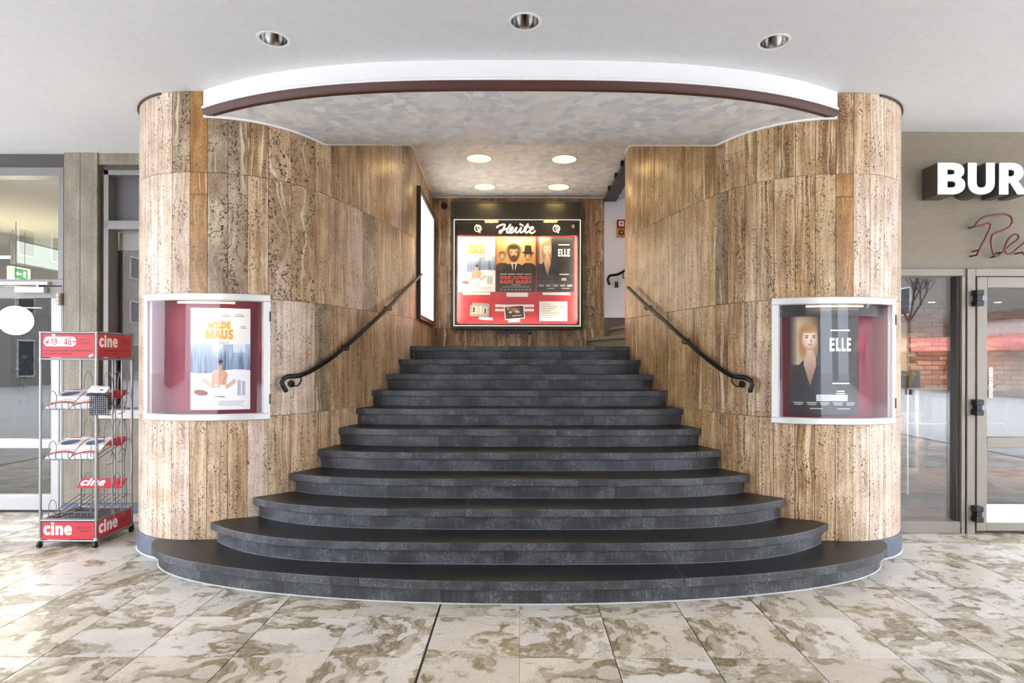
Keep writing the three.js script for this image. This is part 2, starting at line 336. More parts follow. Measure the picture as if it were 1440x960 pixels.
{
  const pxL = [-0.001, -0.6, -1.2, -1.75, 152, 166, 181, 200, 221, 243, 266, 288, 322, 354, 383, 411, 440, 464.5, 489.5, 509.5, 525];
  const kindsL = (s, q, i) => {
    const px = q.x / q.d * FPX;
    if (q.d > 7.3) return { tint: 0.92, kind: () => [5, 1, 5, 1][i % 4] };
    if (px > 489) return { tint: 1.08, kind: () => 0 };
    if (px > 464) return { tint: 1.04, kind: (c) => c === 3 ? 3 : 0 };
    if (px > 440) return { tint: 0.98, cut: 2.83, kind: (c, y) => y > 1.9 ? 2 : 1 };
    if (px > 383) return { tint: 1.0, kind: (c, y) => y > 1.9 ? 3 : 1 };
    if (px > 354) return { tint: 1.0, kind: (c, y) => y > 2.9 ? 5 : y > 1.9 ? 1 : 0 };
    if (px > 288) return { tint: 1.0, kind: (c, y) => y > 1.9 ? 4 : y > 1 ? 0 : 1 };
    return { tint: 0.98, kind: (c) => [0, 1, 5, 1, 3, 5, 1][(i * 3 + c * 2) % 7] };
  };
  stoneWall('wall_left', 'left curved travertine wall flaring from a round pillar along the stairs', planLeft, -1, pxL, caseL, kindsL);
  const pxR = [-0.001, 166, 189, 209, 232, 255, 275, 292, 316, 332, 357, 387, 415, 444, 469, 492, 512, 525];
  const kindsR = (s, q, i) => {
    const px = q.x / q.d * FPX;
    if (px > 492) return { tint: 1.1, kind: () => 0 };
    if (px > 469) return { tint: 1.04, kind: (c) => c === 3 ? 1 : 0 };
    if (px > 444) return { tint: 1.0, cut: 2.82, kind: (c, y) => y > 2.9 ? 5 : y > 1.9 ? 2 : 1 };
    if (px > 275 && px < 292) return { tint: 0.98, kind: (c) => c === 2 ? 3 : 5 };
    if (px > 292) return { tint: 0.95, gold: 0.88, kind: (c) => [1, 5, 1, 5][(i + c) % 4] };
    return { tint: 0.93, gold: 0.82, kind: (c) => [1, 5, 1, 1][(i * 2 + c) % 4] };
  };
  stoneWall('wall_right', 'right curved travertine wall flaring from a round pillar along the stairs', planRight, 1, pxR, caseR, kindsR);
  // back wall of the passage
  const pb = new Plan([[-1.34, 9.34], [-0.7, 9.34], [0, 9.34], [0.7, 9.34], [1.297, 9.34]]);
  const w = struct('wall_back', 'travertine back wall of the landing behind the lit poster display', 'wall');
  let s = 0; const ws = [0.22, 0.24, 0.2, 0.26, 0.22, 0.24, 0.22, 0.25, 0.21, 0.24, 0.2, 0.137]; let k = 0;
  for (const ww of ws) { let c = 0; for (const [y0, y1] of [[1.6, 2.03], [2.03, 3.0], [3.0, CREST]]) slab(pb, s, s + ww, y0, y1, null, TRAV[[5, 1, 5, 4][(k * 3 + c++) % 4]], w, 1, [0.9, 0.87, 0.8].map(t => t * rr(0.93, 1.05))); s += ww; k++; }
  part('masonry', bxs(-1.6, 1.297, 1.4, CREST + 0.2, 9.352, 9.6), matCore, w);
}
// stone end of the right wall, facing the side stair
{
  const w = struct('wall_right', 'plastered back of the right stair wall beside the upper flight', 'wall');
  part('plaster', slabGeo([[1.285, 7.40], [1.285, 7.36], [1.33, 7.06], [1.56, 6.1], [1.75, 5.5], [2.3, 5.35], [2.9, 5.6], [2.98, 5.72], [2.98, 7.4]], 0, 6), matWhitePaint, w);
}
// skirting and sealant at the pillars
for (const [side, plan, nm] of [[-1, planLeft, 'left'], [1, planRight, 'right']]) {
  const b = struct('baseboard_' + nm, `blue-grey stone skirting round the foot of the ${nm} pillar`, 'baseboard');
  const s0 = plan.byRatio(478 / FPX); let s = s0;
  while (s < plan.len - 0.05) { const e = Math.min(plan.len, s + 0.27); part('skirting_stone', sweepPlan(plan, s + 0.001, e - 0.001, [[-0.02, 0], [0.012, 0], [0.012, 0.15], [0.008, 0.155], [-0.02, 0.155]], side), matSkirt, b); s = e; }
  part('sealant_bead', sweepPlan(plan, s0, plan.len, [[0.01, -0.002], [0.02, -0.002], [0.012, 0.007]], side), matSeal, b);
  const t = struct('trim_1', `thin dark metal rim where the ${nm} pillar meets the ceiling`, 'trim'); t.name = side < 0 ? 'trim_1' : 'trim_2';
  part('rim', sweepPlan(plan, plan.byRatio(505 / FPX), plan.len, [[-0.01, CEIL - 0.014], [0.014, CEIL - 0.014], [0.014, CEIL], [-0.01, CEIL]], side), std({ color: 0x4b4238, roughness: 0.5 }), t);
}

// ---------------------------------------------------------------- stairs
const SD = [3.822, 4.115, 4.41, 4.735, 5.055, 5.374, 5.70, 6.01, 6.34, 6.67, 7.0];
const SX = [2.83, 2.361, 2.097, 1.877, 1.735, 1.647, 1.569, 1.492, 1.419, 1.346, 1.279];
const SE = [4.6, 4.635, 4.775, 4.965, 5.232, 5.515, 5.81, 6.11, 6.42, 6.74, 7.06];
function stepFront(k, inset, n = 49) {                                      // [[x,d]] from -X to +X
  const out = [], X = SX[k] - inset * (k < 4 ? 1 : 0.35);
  for (let i = 0; i < n; i++) {
    const u = -1 + 2 * i / (n - 1);
    if (k === 0) { const th = u * 88 * Math.PI / 180, b = 0.93; out.push([X * Math.sin(th), SD[0] + inset + b * (1 - Math.cos(th))]); }
    else { const a = Math.abs(u), sag = SE[k] - SD[k]; out.push([X * u, SD[k] + inset + sag * (0.12 * a * a + 0.88 * Math.pow(a, 5))]); }
  }
  return out;
}
const wallX = (d) => { d = clamp(d, 4.715, 7.35); let i = 0; const p = planRight.p; for (; i < p.length - 1; i++) if (p[i + 1][1] <= d && p[i][1] >= d) break; const a = p[i], b = p[i + 1]; return lerp(a[0], b[0], (d - a[1]) / ((b[1] - a[1]) || 1)); };
{
  const st = struct('staircase', 'broad flight of eleven black stone steps fanning out at the bottom', 'stairs');
  const matMortar = std({ color: 0x8d8c8c, roughness: 0.9 });
  const treadJ = [[-1.03, 1.06], [0.35], [-0.4, 0.9], [0.1], [1.5, -0.9], [0.33], [-0.5], [0.6], [-0.2], [0.4], [-0.4]];
  const riserJ = [[-0.5, 0.85, 1.75], [-1.3, -0.1, 0.72], [-0.75, 0.9], [-1.05, 0.75], [0.72], [-0.6, 0.6], [-0.4, 0.7], [0.2], [-0.3], [0.5], [0]];
  const uvm = (g, ox) => { const p = g.attributes.position, n = g.attributes.normal, uv = g.attributes.uv; for (let i = 0; i < p.count; i++) uv.setXY(i, p.getX(i) + ox, Math.abs(n.getY(i)) > 0.5 ? -p.getZ(i) * 2 : p.getY(i) * 2 + ox * 3); return g; };
  for (let k = 0; k < 11; k++) {
    const y1 = RISE * (k + 1), y0 = y1 - 0.057, front = stepFront(k, 0), X = SX[k];
    const dBack = k < 10 ? SE[k + 1] + 0.03 : 7.3, step = sub('step', st);
    // side that follows the wall
    const side = [];
    if (k === 0) for (const q of [[2.70, 4.72], [2.60, 4.705], [2.45, 4.712], [2.33, 4.722], [2.2, 4.765]]) side.push(q);
    else for (let d = SE[k] + 0.04; d < dBack - 0.01; d += 0.05) side.push([wallX(d) + 0.004, d]);
    const bx = k === 0 ? 2.1 : (dBack < 7.34 ? wallX(Math.min(dBack, 7.3)) + 0.004 : 1.272); side.push([bx, k === 0 ? 4.80 : dBack]);
    const cuts = treadJ[k].slice().sort((a, b) => a - b), xs = [-9, ...cuts, 9];
    for (let i = 0; i < xs.length - 1; i++) {
      const lo = xs[i] + (i ? 0.0015 : 0), hi = xs[i + 1] - (i < xs.length - 2 ? 0.0015 : 0), onF = (x) => { for (let q = 0; q < front.length - 1; q++) if (front[q][0] <= x && front[q + 1][0] >= x) return lerp(front[q][1], front[q + 1][1], (x - front[q][0]) / (front[q + 1][0] - front[q][0])); };
      const bd = side[side.length - 1][1];
      const poly = [];
      if (i) poly.push([lo, onF(lo)]);
      for (const f of front) if (f[0] > lo && f[0] < hi) poly.push(f);
      if (i < xs.length - 2) { poly.push([hi, onF(hi)], [hi, bd]); } else for (const q of side) poly.push(q);
      if (i) poly.push([lo, bd]); else for (let q = side.length - 1; q >= 0; q--) poly.push([-side[q][0], side[q][1]]);
      const clean = poly.filter((p, j) => !j || Math.hypot(p[0] - poly[j - 1][0], p[1] - poly[j - 1][1]) > 1e-4);
      part('tread_slab', uvm(slabGeo(clean, y0, y1, 0.004), k * 0.37 + i * 0.21), [matTread, matRiser], step);
    }
    const rp = new Plan(stepFront(k, 0.034, 97)), L = rp.len, base = RISE * k;
    const sAt = (x) => { for (let q = 0; q < rp.p.length - 1; q++) if (rp.p[q][0] <= x && rp.p[q + 1][0] >= x) return lerp(rp.s[q], rp.s[q + 1], (x - rp.p[q][0]) / (rp.p[q + 1][0] - rp.p[q][0])); return L; };
    const rs = [0, ...riserJ[k].slice().sort((a, b) => a - b).map(sAt), L];
    for (let i = 0; i < rs.length - 1; i++) part('riser_slab', uvm(sweepPlan(rp, rs[i] + 0.001, rs[i + 1] - 0.001, [[-0.04, base], [0, base], [0, y0 + 0.002], [-0.04, y0 + 0.002]]), k * 0.5 + i * 0.3), matRiser, step);
    if (k < 9) { const seg = []; for (let q = 0.1; q < L - 0.15;) { const l = rr(0.05, 0.4), e = Math.min(L - 0.05, q + l); seg.push(sweepPlan(rp, q, e, [[-0.002, y0 - 0.0035], [0.0035, y0 - 0.001], [-0.002, y0 + 0.001]])); q = e + rr(0.02, 0.3); } part('mortar_line', merge(seg), matMortar, step); }
    if (k < 5) part('sealant_bead', sweepPlan(rp, 0, L, [[-0.002, base - 0.001], [k ? 0.004 : 0.009, base - 0.001], [-0.002, base + (k ? 0.004 : 0.006)]]), k ? std({ color: 0x7c7a78, roughness: 0.8 }) : matSeal, step);
  }
  part('stair_mass', bxs(-1.4, 1.4, 0.1, 1.6, 7.1, 7.3), matCore, st);
}
// landing
{
  const l = struct('floor', 'dark stone landing at the head of the stairs', 'floor');
  part('landing_slab', slabGeo([[-1.34, 7.29], [1.27, 7.29], [1.27, 7.41], [4.2, 7.41], [4.2, 9.34], [-1.34, 9.34]], 1.5, RISE * 11 - 0.001), matTread, l);
}
// upper winding steps to the right of the landing
{
  const g = struct('staircase', 'grey stone winder steps turning up to the right behind the wall', 'stairs'), y = RISE * 11;
  const m = std({ color: 0x6d675d, roughness: 0.6 });
  for (let k = 0; k < 4; k++) {
    const poly = []; for (let a = 0; a <= 8; a++) { const t = a / 8; poly.push([1.02 + k * 0.34 + 0.55 * t * t, 9.33 - 1.93 * t]); }
    const s = sub('step', g);
    part('tread_slab', slabGeo([...poly, [3.6, 7.42], [3.6, 9.33]], y + 0.165 * (k + 1) - 0.045, y + 0.165 * (k + 1), 0.004), m, s);
    part('riser_slab', slabGeo([...poly.map(p => [p[0] + 0.03, p[1]]), [3.6, 7.42], [3.6, 9.33]], y + 0.165 * k, y + 0.165 * (k + 1) - 0.045), m, s);
  }
}

// ---------------------------------------------------------------- soffit, fascia, ceilings
{
  const s = struct('ceiling', 'mottled grey painted soffit over the stairs', 'ceiling');
  const N = 60, ds = [];
  const geo = gridGeo(N + 1, 14, (i, j) => {
    const x = lerp(-2.45, 2.45, i / N), f = fasciaD(x) + 0.01; const rows = [0, .25, .5, .75, 1];
    const d = j < 5 ? lerp(f, 5.3, rows[j]) : j < 11 ? lerp(5.3, 7.05, (j - 4) / 6) : lerp(7.05, 9.36, (j - 10) / 3);
    const y = sofY(d); return [x, y, d, x / 2.4, d / 2.4];
  });
  part('painted_soffit', geo, matSoffit, s);
  const cove = (plan, side) => sweepPlan(plan, side > 0 ? 0 : 0.02, plan.byRatio(445 / FPX), [[-0.01, q => sofY(q.d) - 0.016], [0.012, q => sofY(q.d) - 0.012], [0.014, q => sofY(q.d) + 0.004], [-0.01, q => sofY(q.d) + 0.004]], side);
  part('cove_bead', merge([cove(planLeft, -1)]), matFascia, s); part('cove_bead', merge([cove(planRight, 1)]), matFascia, s);
  part('cove_bead', bxs(-1.33, 1.3, CREST - 0.014, CREST, 9.32, 9.34), matFascia, s);
}
{
  const f = struct('trim_3', 'white curved fascia band with dark red edge over the stairs', 'trim');
  const pl = new Plan(Array.from({ length: 81 }, (_, i) => { const x = lerp(-2.45, 2.45, i / 80); return [x, fasciaD(x)]; }));
  part('white_band', sweepPlan(pl, 0, pl.len, [[-0.06, SOF + 0.058], [0, SOF + 0.058], [0, CEIL + 0.05], [-0.06, CEIL + 0.05]]), matFascia, f);
  part('lower_lip', sweepPlan(pl, 0, pl.len, [[-0.02, SOF + 0.05], [0.014, SOF + 0.05], [0.014, SOF + 0.066], [0.01, SOF + 0.07], [-0.02, SOF + 0.07]]), matFascia, f);
  part('red_edge', sweepPlan(pl, 0, pl.len, [[-0.05, SOF - 0.003], [-0.012, SOF - 0.003], [0, SOF + 0.012], [0.008, SOF + 0.05], [-0.05, SOF + 0.05]]), matRed, f);
}
const SPOTS = [[-1.6, 3.93], [0.026, 3.72], [1.65, 3.95]];
{
  const c = struct('ceiling', 'plain white plaster ceiling of the arcade', 'ceiling');
  const arc = Array.from({ length: 41 }, (_, i) => { const x = lerp(2.45, -2.45, i / 40); return [x, fasciaD(x) + 0.03]; });
  const poly = [[-7.5, -3], [8, -3], [8, 5.75], [3.15, 5.75], [2.6, 5.4], ...arc, [-2.6, 5.4], [-3.15, 6.4], [-7.5, 6.4]];
  const holes = SPOTS.map(([x, d]) => Array.from({ length: 28 }, (_, i) => [x + 0.088 * Math.cos(i / 28 * 2 * Math.PI), d - 0.088 * Math.sin(i / 28 * 2 * Math.PI)]));
  const g = slabGeo(poly, CEIL, CEIL + 0.12, 0, holes); part('plaster', g, matCeil, c);
  // the building above keeps the sky out
  const r = struct('ceiling', 'concrete floor slab of the storey above', 'ceiling');
  part('slab', slabGeo([[-7.5, -3], [8, -3], [8, 5.6], [14.5, 5.6], [14.5, 28], [-31, 28], [-31, 6.2], [-7.5, 6.2]], 6.0, 6.3), matWhitePaint, r);
  for (const g of [bxs(-7.5, 8, CEIL + 0.1, 6.0, -3.1, -2.9), bxs(-7.6, -7.4, CEIL + 0.1, 6.0, -3, 6.2), bxs(7.9, 8.1, CEIL + 0.1, 6.0, -3, 5.6)]) part('parapet', g, matWhitePaint, r);
  const pier = struct('wall_rear', 'broad pale pier of the arcade behind the viewer', 'wall'); part('pier', bxs(-3.2, 3.2, 0, CEIL, -3.0, -2.5), matWhitePaint, pier);
}
for (const [i, [x, d]] of SPOTS.entries()) {
  const l = thing('recessed_downlight', ['recessed chrome ceiling downlight above the left end of the white fascia', 'recessed chrome ceiling downlight in the middle above the stairs', 'recessed chrome ceiling downlight above the right end of the white fascia'][i], 'downlight', [x, CEIL, -d], 'unlit arcade downlights');
  part('trim_ring', new THREE.LatheGeometry([[0.084, -0.001], [0.1, -0.004], [0.104, 0], [0.1, 0.002], [0.086, 0.004]].map(p => new THREE.Vector2(...p)), 40), matFascia, l);
  part('reflector', new THREE.LatheGeometry([[0.087, 0], [0.084, 0.03], [0.072, 0.075], [0.055, 0.11]].map(p => new THREE.Vector2(...p)), 40), std({ color: 0xc8c6c4, metalness: 1, roughness: 0.14 }), l);
  part('lamp_socket', new THREE.LatheGeometry([[0, 0.085], [0.03, 0.09], [0.042, 0.11], [0.056, 0.115], [0.056, 0.16], [0, 0.16]].map(p => new THREE.Vector2(...p)), 24), std({ color: 0x5c5a55, roughness: 0.4 }), l);
}

// ---------------------------------------------------------------- posters (print only)
function forest(x, w, y0, y1, n) {
  for (let i = 0; i < n; i++) {
    const cx = rr(-10, w + 10), h = rr(0.5, 1) * (y1 - y0), b = y1 - rr(0, 8), ww = rr(10, 22);
    x.fillStyle = ['#5f7496', '#7d91ad', '#4d6287', '#9db0c6', '#8798b3'][Math.floor(rnd() * 5)]; x.globalAlpha = 0.75;
    x.beginPath(); x.moveTo(cx, b - h); x.lineTo(cx + ww / 2, b); x.lineTo(cx - ww / 2, b); x.fill();
  } x.globalAlpha = 1;
}
const snowPoster = canvasTex(600, 848, (x, w, h) => {
  x.fillStyle = '#f3efe9'; x.fillRect(0, 0, w, h);
  x.fillStyle = '#aebfd3'; x.fillRect(0, 300, w, 240); x.fillStyle = '#dde6ee'; x.fillRect(220, 290, 110, 120); x.fillRect(430, 300, 120, 70);
  forest(x, w, 310, 545, 260);
  x.fillStyle = '#f1eef0'; x.beginPath(); x.moveTo(0, 535); x.quadraticCurveTo(150, 560, 300, 525); x.quadraticCurveTo(450, 500, 600, 520); x.lineTo(600, 848); x.lineTo(0, 848); x.fill();
  x.fillStyle = '#d9a98d'; x.beginPath(); x.ellipse(300, 470, 24, 34, 0, 0, 7); x.fill(); x.fillRect(286, 490, 30, 34);
  x.beginPath(); x.moveTo(215, 545); x.quadraticCurveTo(220, 515, 300, 515); x.quadraticCurveTo(380, 515, 375, 560); x.lineTo(362, 640); x.lineTo(240, 640); x.lineTo(208, 640); x.fill();
  x.strokeStyle = '#dcb098'; x.lineWidth = 34; x.lineCap = 'round'; x.beginPath(); x.moveTo(220, 655); x.lineTo(140, 600); x.stroke(); x.beginPath(); x.moveTo(370, 655); x.lineTo(440, 610); x.stroke();
  x.strokeStyle = '#b9876c'; x.lineWidth = 9; x.beginPath(); x.moveTo(228, 560); x.lineTo(232, 660); x.lineTo(300, 650); x.stroke(); x.beginPath(); x.moveTo(362, 560); x.lineTo(330, 620); x.stroke();
  x.fillStyle = '#3b2b26'; x.beginPath(); x.ellipse(302, 446, 25, 18, 0, 0, 7); x.fill(); x.fillStyle = '#2c3540'; x.fillRect(282, 468, 16, 8); x.fillRect(304, 468, 16, 8);
  x.fillStyle = '#8d3b2e'; x.beginPath(); x.ellipse(110, 705, 70, 24, 0.1, 0, 7); x.fill(); x.fillStyle = '#b6b4c4'; x.fillRect(470, 600, 34, 130); x.fillRect(515, 610, 34, 120);
  x.fillStyle = '#f2ab23'; x.textAlign = 'center'; x.font = '900 74px sans-serif'; x.lineWidth = 5; x.strokeStyle = '#f2ab23';
  x.fillText('WILDE', 290, 168); x.strokeText('WILDE', 290, 168); x.font = '900 100px sans-serif'; x.fillText('MAUS', 290, 254); x.strokeText('MAUS', 290, 254);
  x.fillStyle = '#6b6a68'; x.font = 'bold 14px sans-serif'; for (const [t, q] of [[100, 70], [225, 90], [360, 80], [490, 100]]) { x.fillRect(t - q / 2, 60, q, 7); x.fillRect(t - q / 3, 44, q * 0.6, 5); }
  x.font = '22px sans-serif'; x.fillText('täglich 18:00 Uhr und 20:30 Uhr', 230, 294); x.fillRect(500, 150, 50, 5); x.fillRect(500, 162, 60, 4);
  x.fillStyle = '#9a97a0'; for (let i = 0; i < 5; i++) x.fillRect(60 + rr(0, 20), 775 + i * 9, 480 - rr(0, 60), 3); x.fillStyle = '#6a6870'; x.fillRect(240, 735, 110, 8);
});
// a soft-edged printed head: hair, lit skin, faint features
function softHead(x, cx, cy, s, hair, skin, { turn = 0, beard = null, long = false } = {}) {
  const rg = (px, py, r0, r1, cs) => { const g = x.createRadialGradient(px, py, r0, px, py, r1); cs.forEach((c, i) => g.addColorStop(i / (cs.length - 1), c)); return g; };
  const blob = (px, py, rx, ry, c, al = 1) => { x.save(); x.globalAlpha = al; x.translate(px, py); x.scale(rx, ry); const g = x.createRadialGradient(0, 0, 0.55, 0, 0, 1); g.addColorStop(0, c); g.addColorStop(1, c + '00'); x.fillStyle = g; x.beginPath(); x.arc(0, 0, 1, 0, 7); x.fill(); x.restore(); };
  blob(cx - turn * 14 * s, cy - 34 * s, 128 * s, 128 * s, hair); if (long) { blob(cx - 62 * s, cy + 70 * s, 52 * s, 170 * s, hair); blob(cx + 58 * s, cy + 60 * s, 42 * s, 150 * s, hair); }
  x.save(); x.translate(cx, cy + 14 * s); x.scale(78 * s, 112 * s); const g = x.createRadialGradient(-0.25 + turn * 0.3, -0.2, 0.1, 0, 0, 1.02); g.addColorStop(0, skin[0]); g.addColorStop(0.6, skin[1]); g.addColorStop(1, skin[2]); x.fillStyle = g; x.beginPath(); x.arc(0, 0, 1, 0, 7); x.fill(); x.restore();
  if (beard) { blob(cx, cy + 92 * s, 74 * s, 62 * s, beard, 0.9); blob(cx, cy + 62 * s, 44 * s, 15 * s, beard, 0.8); blob(cx - 66 * s, cy + 40 * s, 22 * s, 66 * s, beard, 0.7); blob(cx + 66 * s, cy + 40 * s, 22 * s, 66 * s, beard, 0.7); }
  for (const k of [-1, 1]) { const ex = cx + (k * 34 + turn * 16) * s; blob(ex, cy - 18 * s, 24 * s, 9 * s, '#3a2920', 0.6); blob(ex, cy + 0 * s, 17 * s, 8 * s, '#2a1e18', 0.85); }
  blob(cx + (8 + turn * 18) * s, cy + 34 * s, 14 * s, 30 * s, '#7d563e', 0.45); blob(cx + turn * 14 * s, cy + 72 * s, 26 * s, 8 * s, '#8a4238', 0.75); blob(cx - turn * 8 * s, cy - 82 * s, 88 * s, 44 * s, hair, 0.9);
}
const darkPoster = canvasTex(600, 848, (x, w, h) => {
  x.fillStyle = '#15161a'; x.fillRect(0, 0, w, h);
  let g = x.createLinearGradient(0, 0, 280, 0); g.addColorStop(0, '#33302f'); g.addColorStop(0.25, '#cdb393'); g.addColorStop(0.6, '#a08266'); g.addColorStop(1, '#17171a'); x.fillStyle = g; x.fillRect(0, 0, 290, 420);
  g = x.createLinearGradient(0, 300, 0, 760); g.addColorStop(0, '#4b3f3d'); g.addColorStop(1, '#141418'); x.fillStyle = g; x.fillRect(0, 420, 290, 428); x.fillStyle = '#26272c'; x.beginPath(); x.moveTo(0, 700); x.quadraticCurveTo(40, 420, 120, 380); x.lineTo(230, 380); x.lineTo(290, 760); x.lineTo(0, 760); x.fill();
  g = x.createLinearGradient(110, 300, 230, 560); g.addColorStop(0, '#ddbfa8'); g.addColorStop(1, '#8d6a58'); x.fillStyle = g; x.beginPath(); x.moveTo(122, 270); x.lineTo(206, 270); x.lineTo(222, 420); x.lineTo(170, 600); x.lineTo(118, 420); x.fill();
  softHead(x, 166, 186, 0.86, '#a87a4c', ['#f4e2d3', '#e3c5b0', '#b98f77'], { turn: 0.4, long: true });
  x.fillStyle = '#0e0e11'; x.beginPath(); x.moveTo(232, 0); x.lineTo(330, 0); x.lineTo(330, 720); x.lineTo(240, 560); x.fill();
  for (let i = 0; i < 5; i++) { x.fillStyle = ['#2b2f38', '#232730', '#333844', '#20242c', '#2a2e37'][i]; x.beginPath(); x.ellipse(262 + (i % 2) * 12, 352 + i * 32, 46 - i * 3, 16, -0.35, 0, 7); x.fill(); }
  x.fillStyle = '#e9e8e6'; x.textAlign = 'center'; x.font = '900 132px sans-serif'; x.save(); x.translate(430, 300); x.scale(0.68, 1.15); x.fillText('ELLE', 0, 0); x.restore();
  x.fillRect(345, 118, 170, 12); x.fillRect(360, 572, 150, 11); x.fillRect(395, 640, 70, 9); x.fillRect(390, 660, 80, 9);
  x.fillStyle = '#b9b8b8'; for (let i = 0; i < 5; i++) { x.fillRect(30 + i * 112, 740, 86, 9); x.fillRect(38 + i * 112, 756, 70, 8); } x.fillRect(170, 790, 110, 9); x.fillRect(400, 790, 120, 9);
});
const brownPoster = canvasTex(600, 848, (x, w, h) => {
  let g = x.createRadialGradient(300, 120, 40, 300, 200, 480); g.addColorStop(0, '#f0d29c'); g.addColorStop(0.5, '#dba860'); g.addColorStop(1, '#a8713a'); x.fillStyle = g; x.fillRect(0, 0, w, h);
  const coat = (cx, cy, s, c0, c1) => { const q = x.createLinearGradient(cx - 180 * s, 0, cx + 180 * s, 0); q.addColorStop(0, c1); q.addColorStop(0.4, c0); q.addColorStop(1, c1); x.fillStyle = q; x.beginPath(); x.moveTo(cx - 200 * s, cy + 460 * s); x.quadraticCurveTo(cx - 190 * s, cy + 190 * s, cx - 60 * s, cy + 150 * s); x.lineTo(cx + 60 * s, cy + 150 * s); x.quadraticCurveTo(cx + 200 * s, cy + 190 * s, cx + 210 * s, cy + 460 * s); x.fill(); };
  coat(95, 300, 0.7, '#4a4438', '#2a261f'); softHead(x, 95, 295, 0.56, '#7a5c38', ['#efcfa2', '#d6a873', '#94683f'], { turn: 0.3 });
  coat(490, 300, 0.7, '#3a342c', '#211c17'); softHead(x, 486, 300, 0.56, '#3c2b1d', ['#e9c596', '#cd9c68', '#8a5e38'], { turn: -0.4 });
  x.fillStyle = '#2a211a'; x.beginPath(); x.moveTo(430, 240); x.lineTo(438, 140); x.quadraticCurveTo(486, 122, 534, 140); x.lineTo(542, 240); x.fill(); x.beginPath(); x.ellipse(486, 246, 92, 22, 0.05, 0, 7); x.fill();
  coat(275, 250, 1.12, '#2f2a25', '#171412'); x.fillStyle = '#ddd3c2'; x.beginPath(); x.moveTo(222, 400); x.lineTo(320, 400); x.lineTo(290, 520); x.lineTo(255, 520); x.fill(); x.fillStyle = '#1b1815'; x.beginPath(); x.moveTo(255, 420); x.lineTo(292, 420); x.lineTo(280, 540); x.lineTo(262, 540); x.fill();
  softHead(x, 268, 245, 1.02, '#3a291c', ['#f1d0a4', '#d9a873', '#8e623c'], { turn: 0.1, beard: '#4a3423' });
  g = x.createLinearGradient(0, 480, 0, 600); g.addColorStop(0, '#15131200'); g.addColorStop(1, '#151312'); x.fillStyle = g; x.fillRect(0, 480, w, 120); x.fillStyle = '#151312'; x.fillRect(0, 599, w, 250);
  x.fillStyle = '#e8e4de'; for (let i = 0; i < 4; i++) x.fillRect(58 + i * 125, 572, 104, 8);
  x.fillStyle = '#ee4a3c'; x.textAlign = 'center'; x.font = 'bold 72px sans-serif'; for (const [t, y] of [['DER JUNGE', 655], ['KARL MARX', 720]]) { x.save(); x.translate(300, y); const k = 490 / x.measureText(t).width; x.scale(k, 1); x.fillText(t, 0, 0); x.restore(); }
  x.fillStyle = '#cfc9c0'; x.fillRect(235, 738, 140, 6); x.fillStyle = '#8a857e'; for (let i = 0; i < 3; i++) x.fillRect(80, 760 + i * 9, 440, 4); for (let i = 0; i < 9; i++) x.fillRect(60 + i * 55, 806, 34, 18);
  x.fillStyle = '#f4efe6'; x.fillRect(480, 40, 70, 14); x.fillRect(486, 58, 56, 12);
});

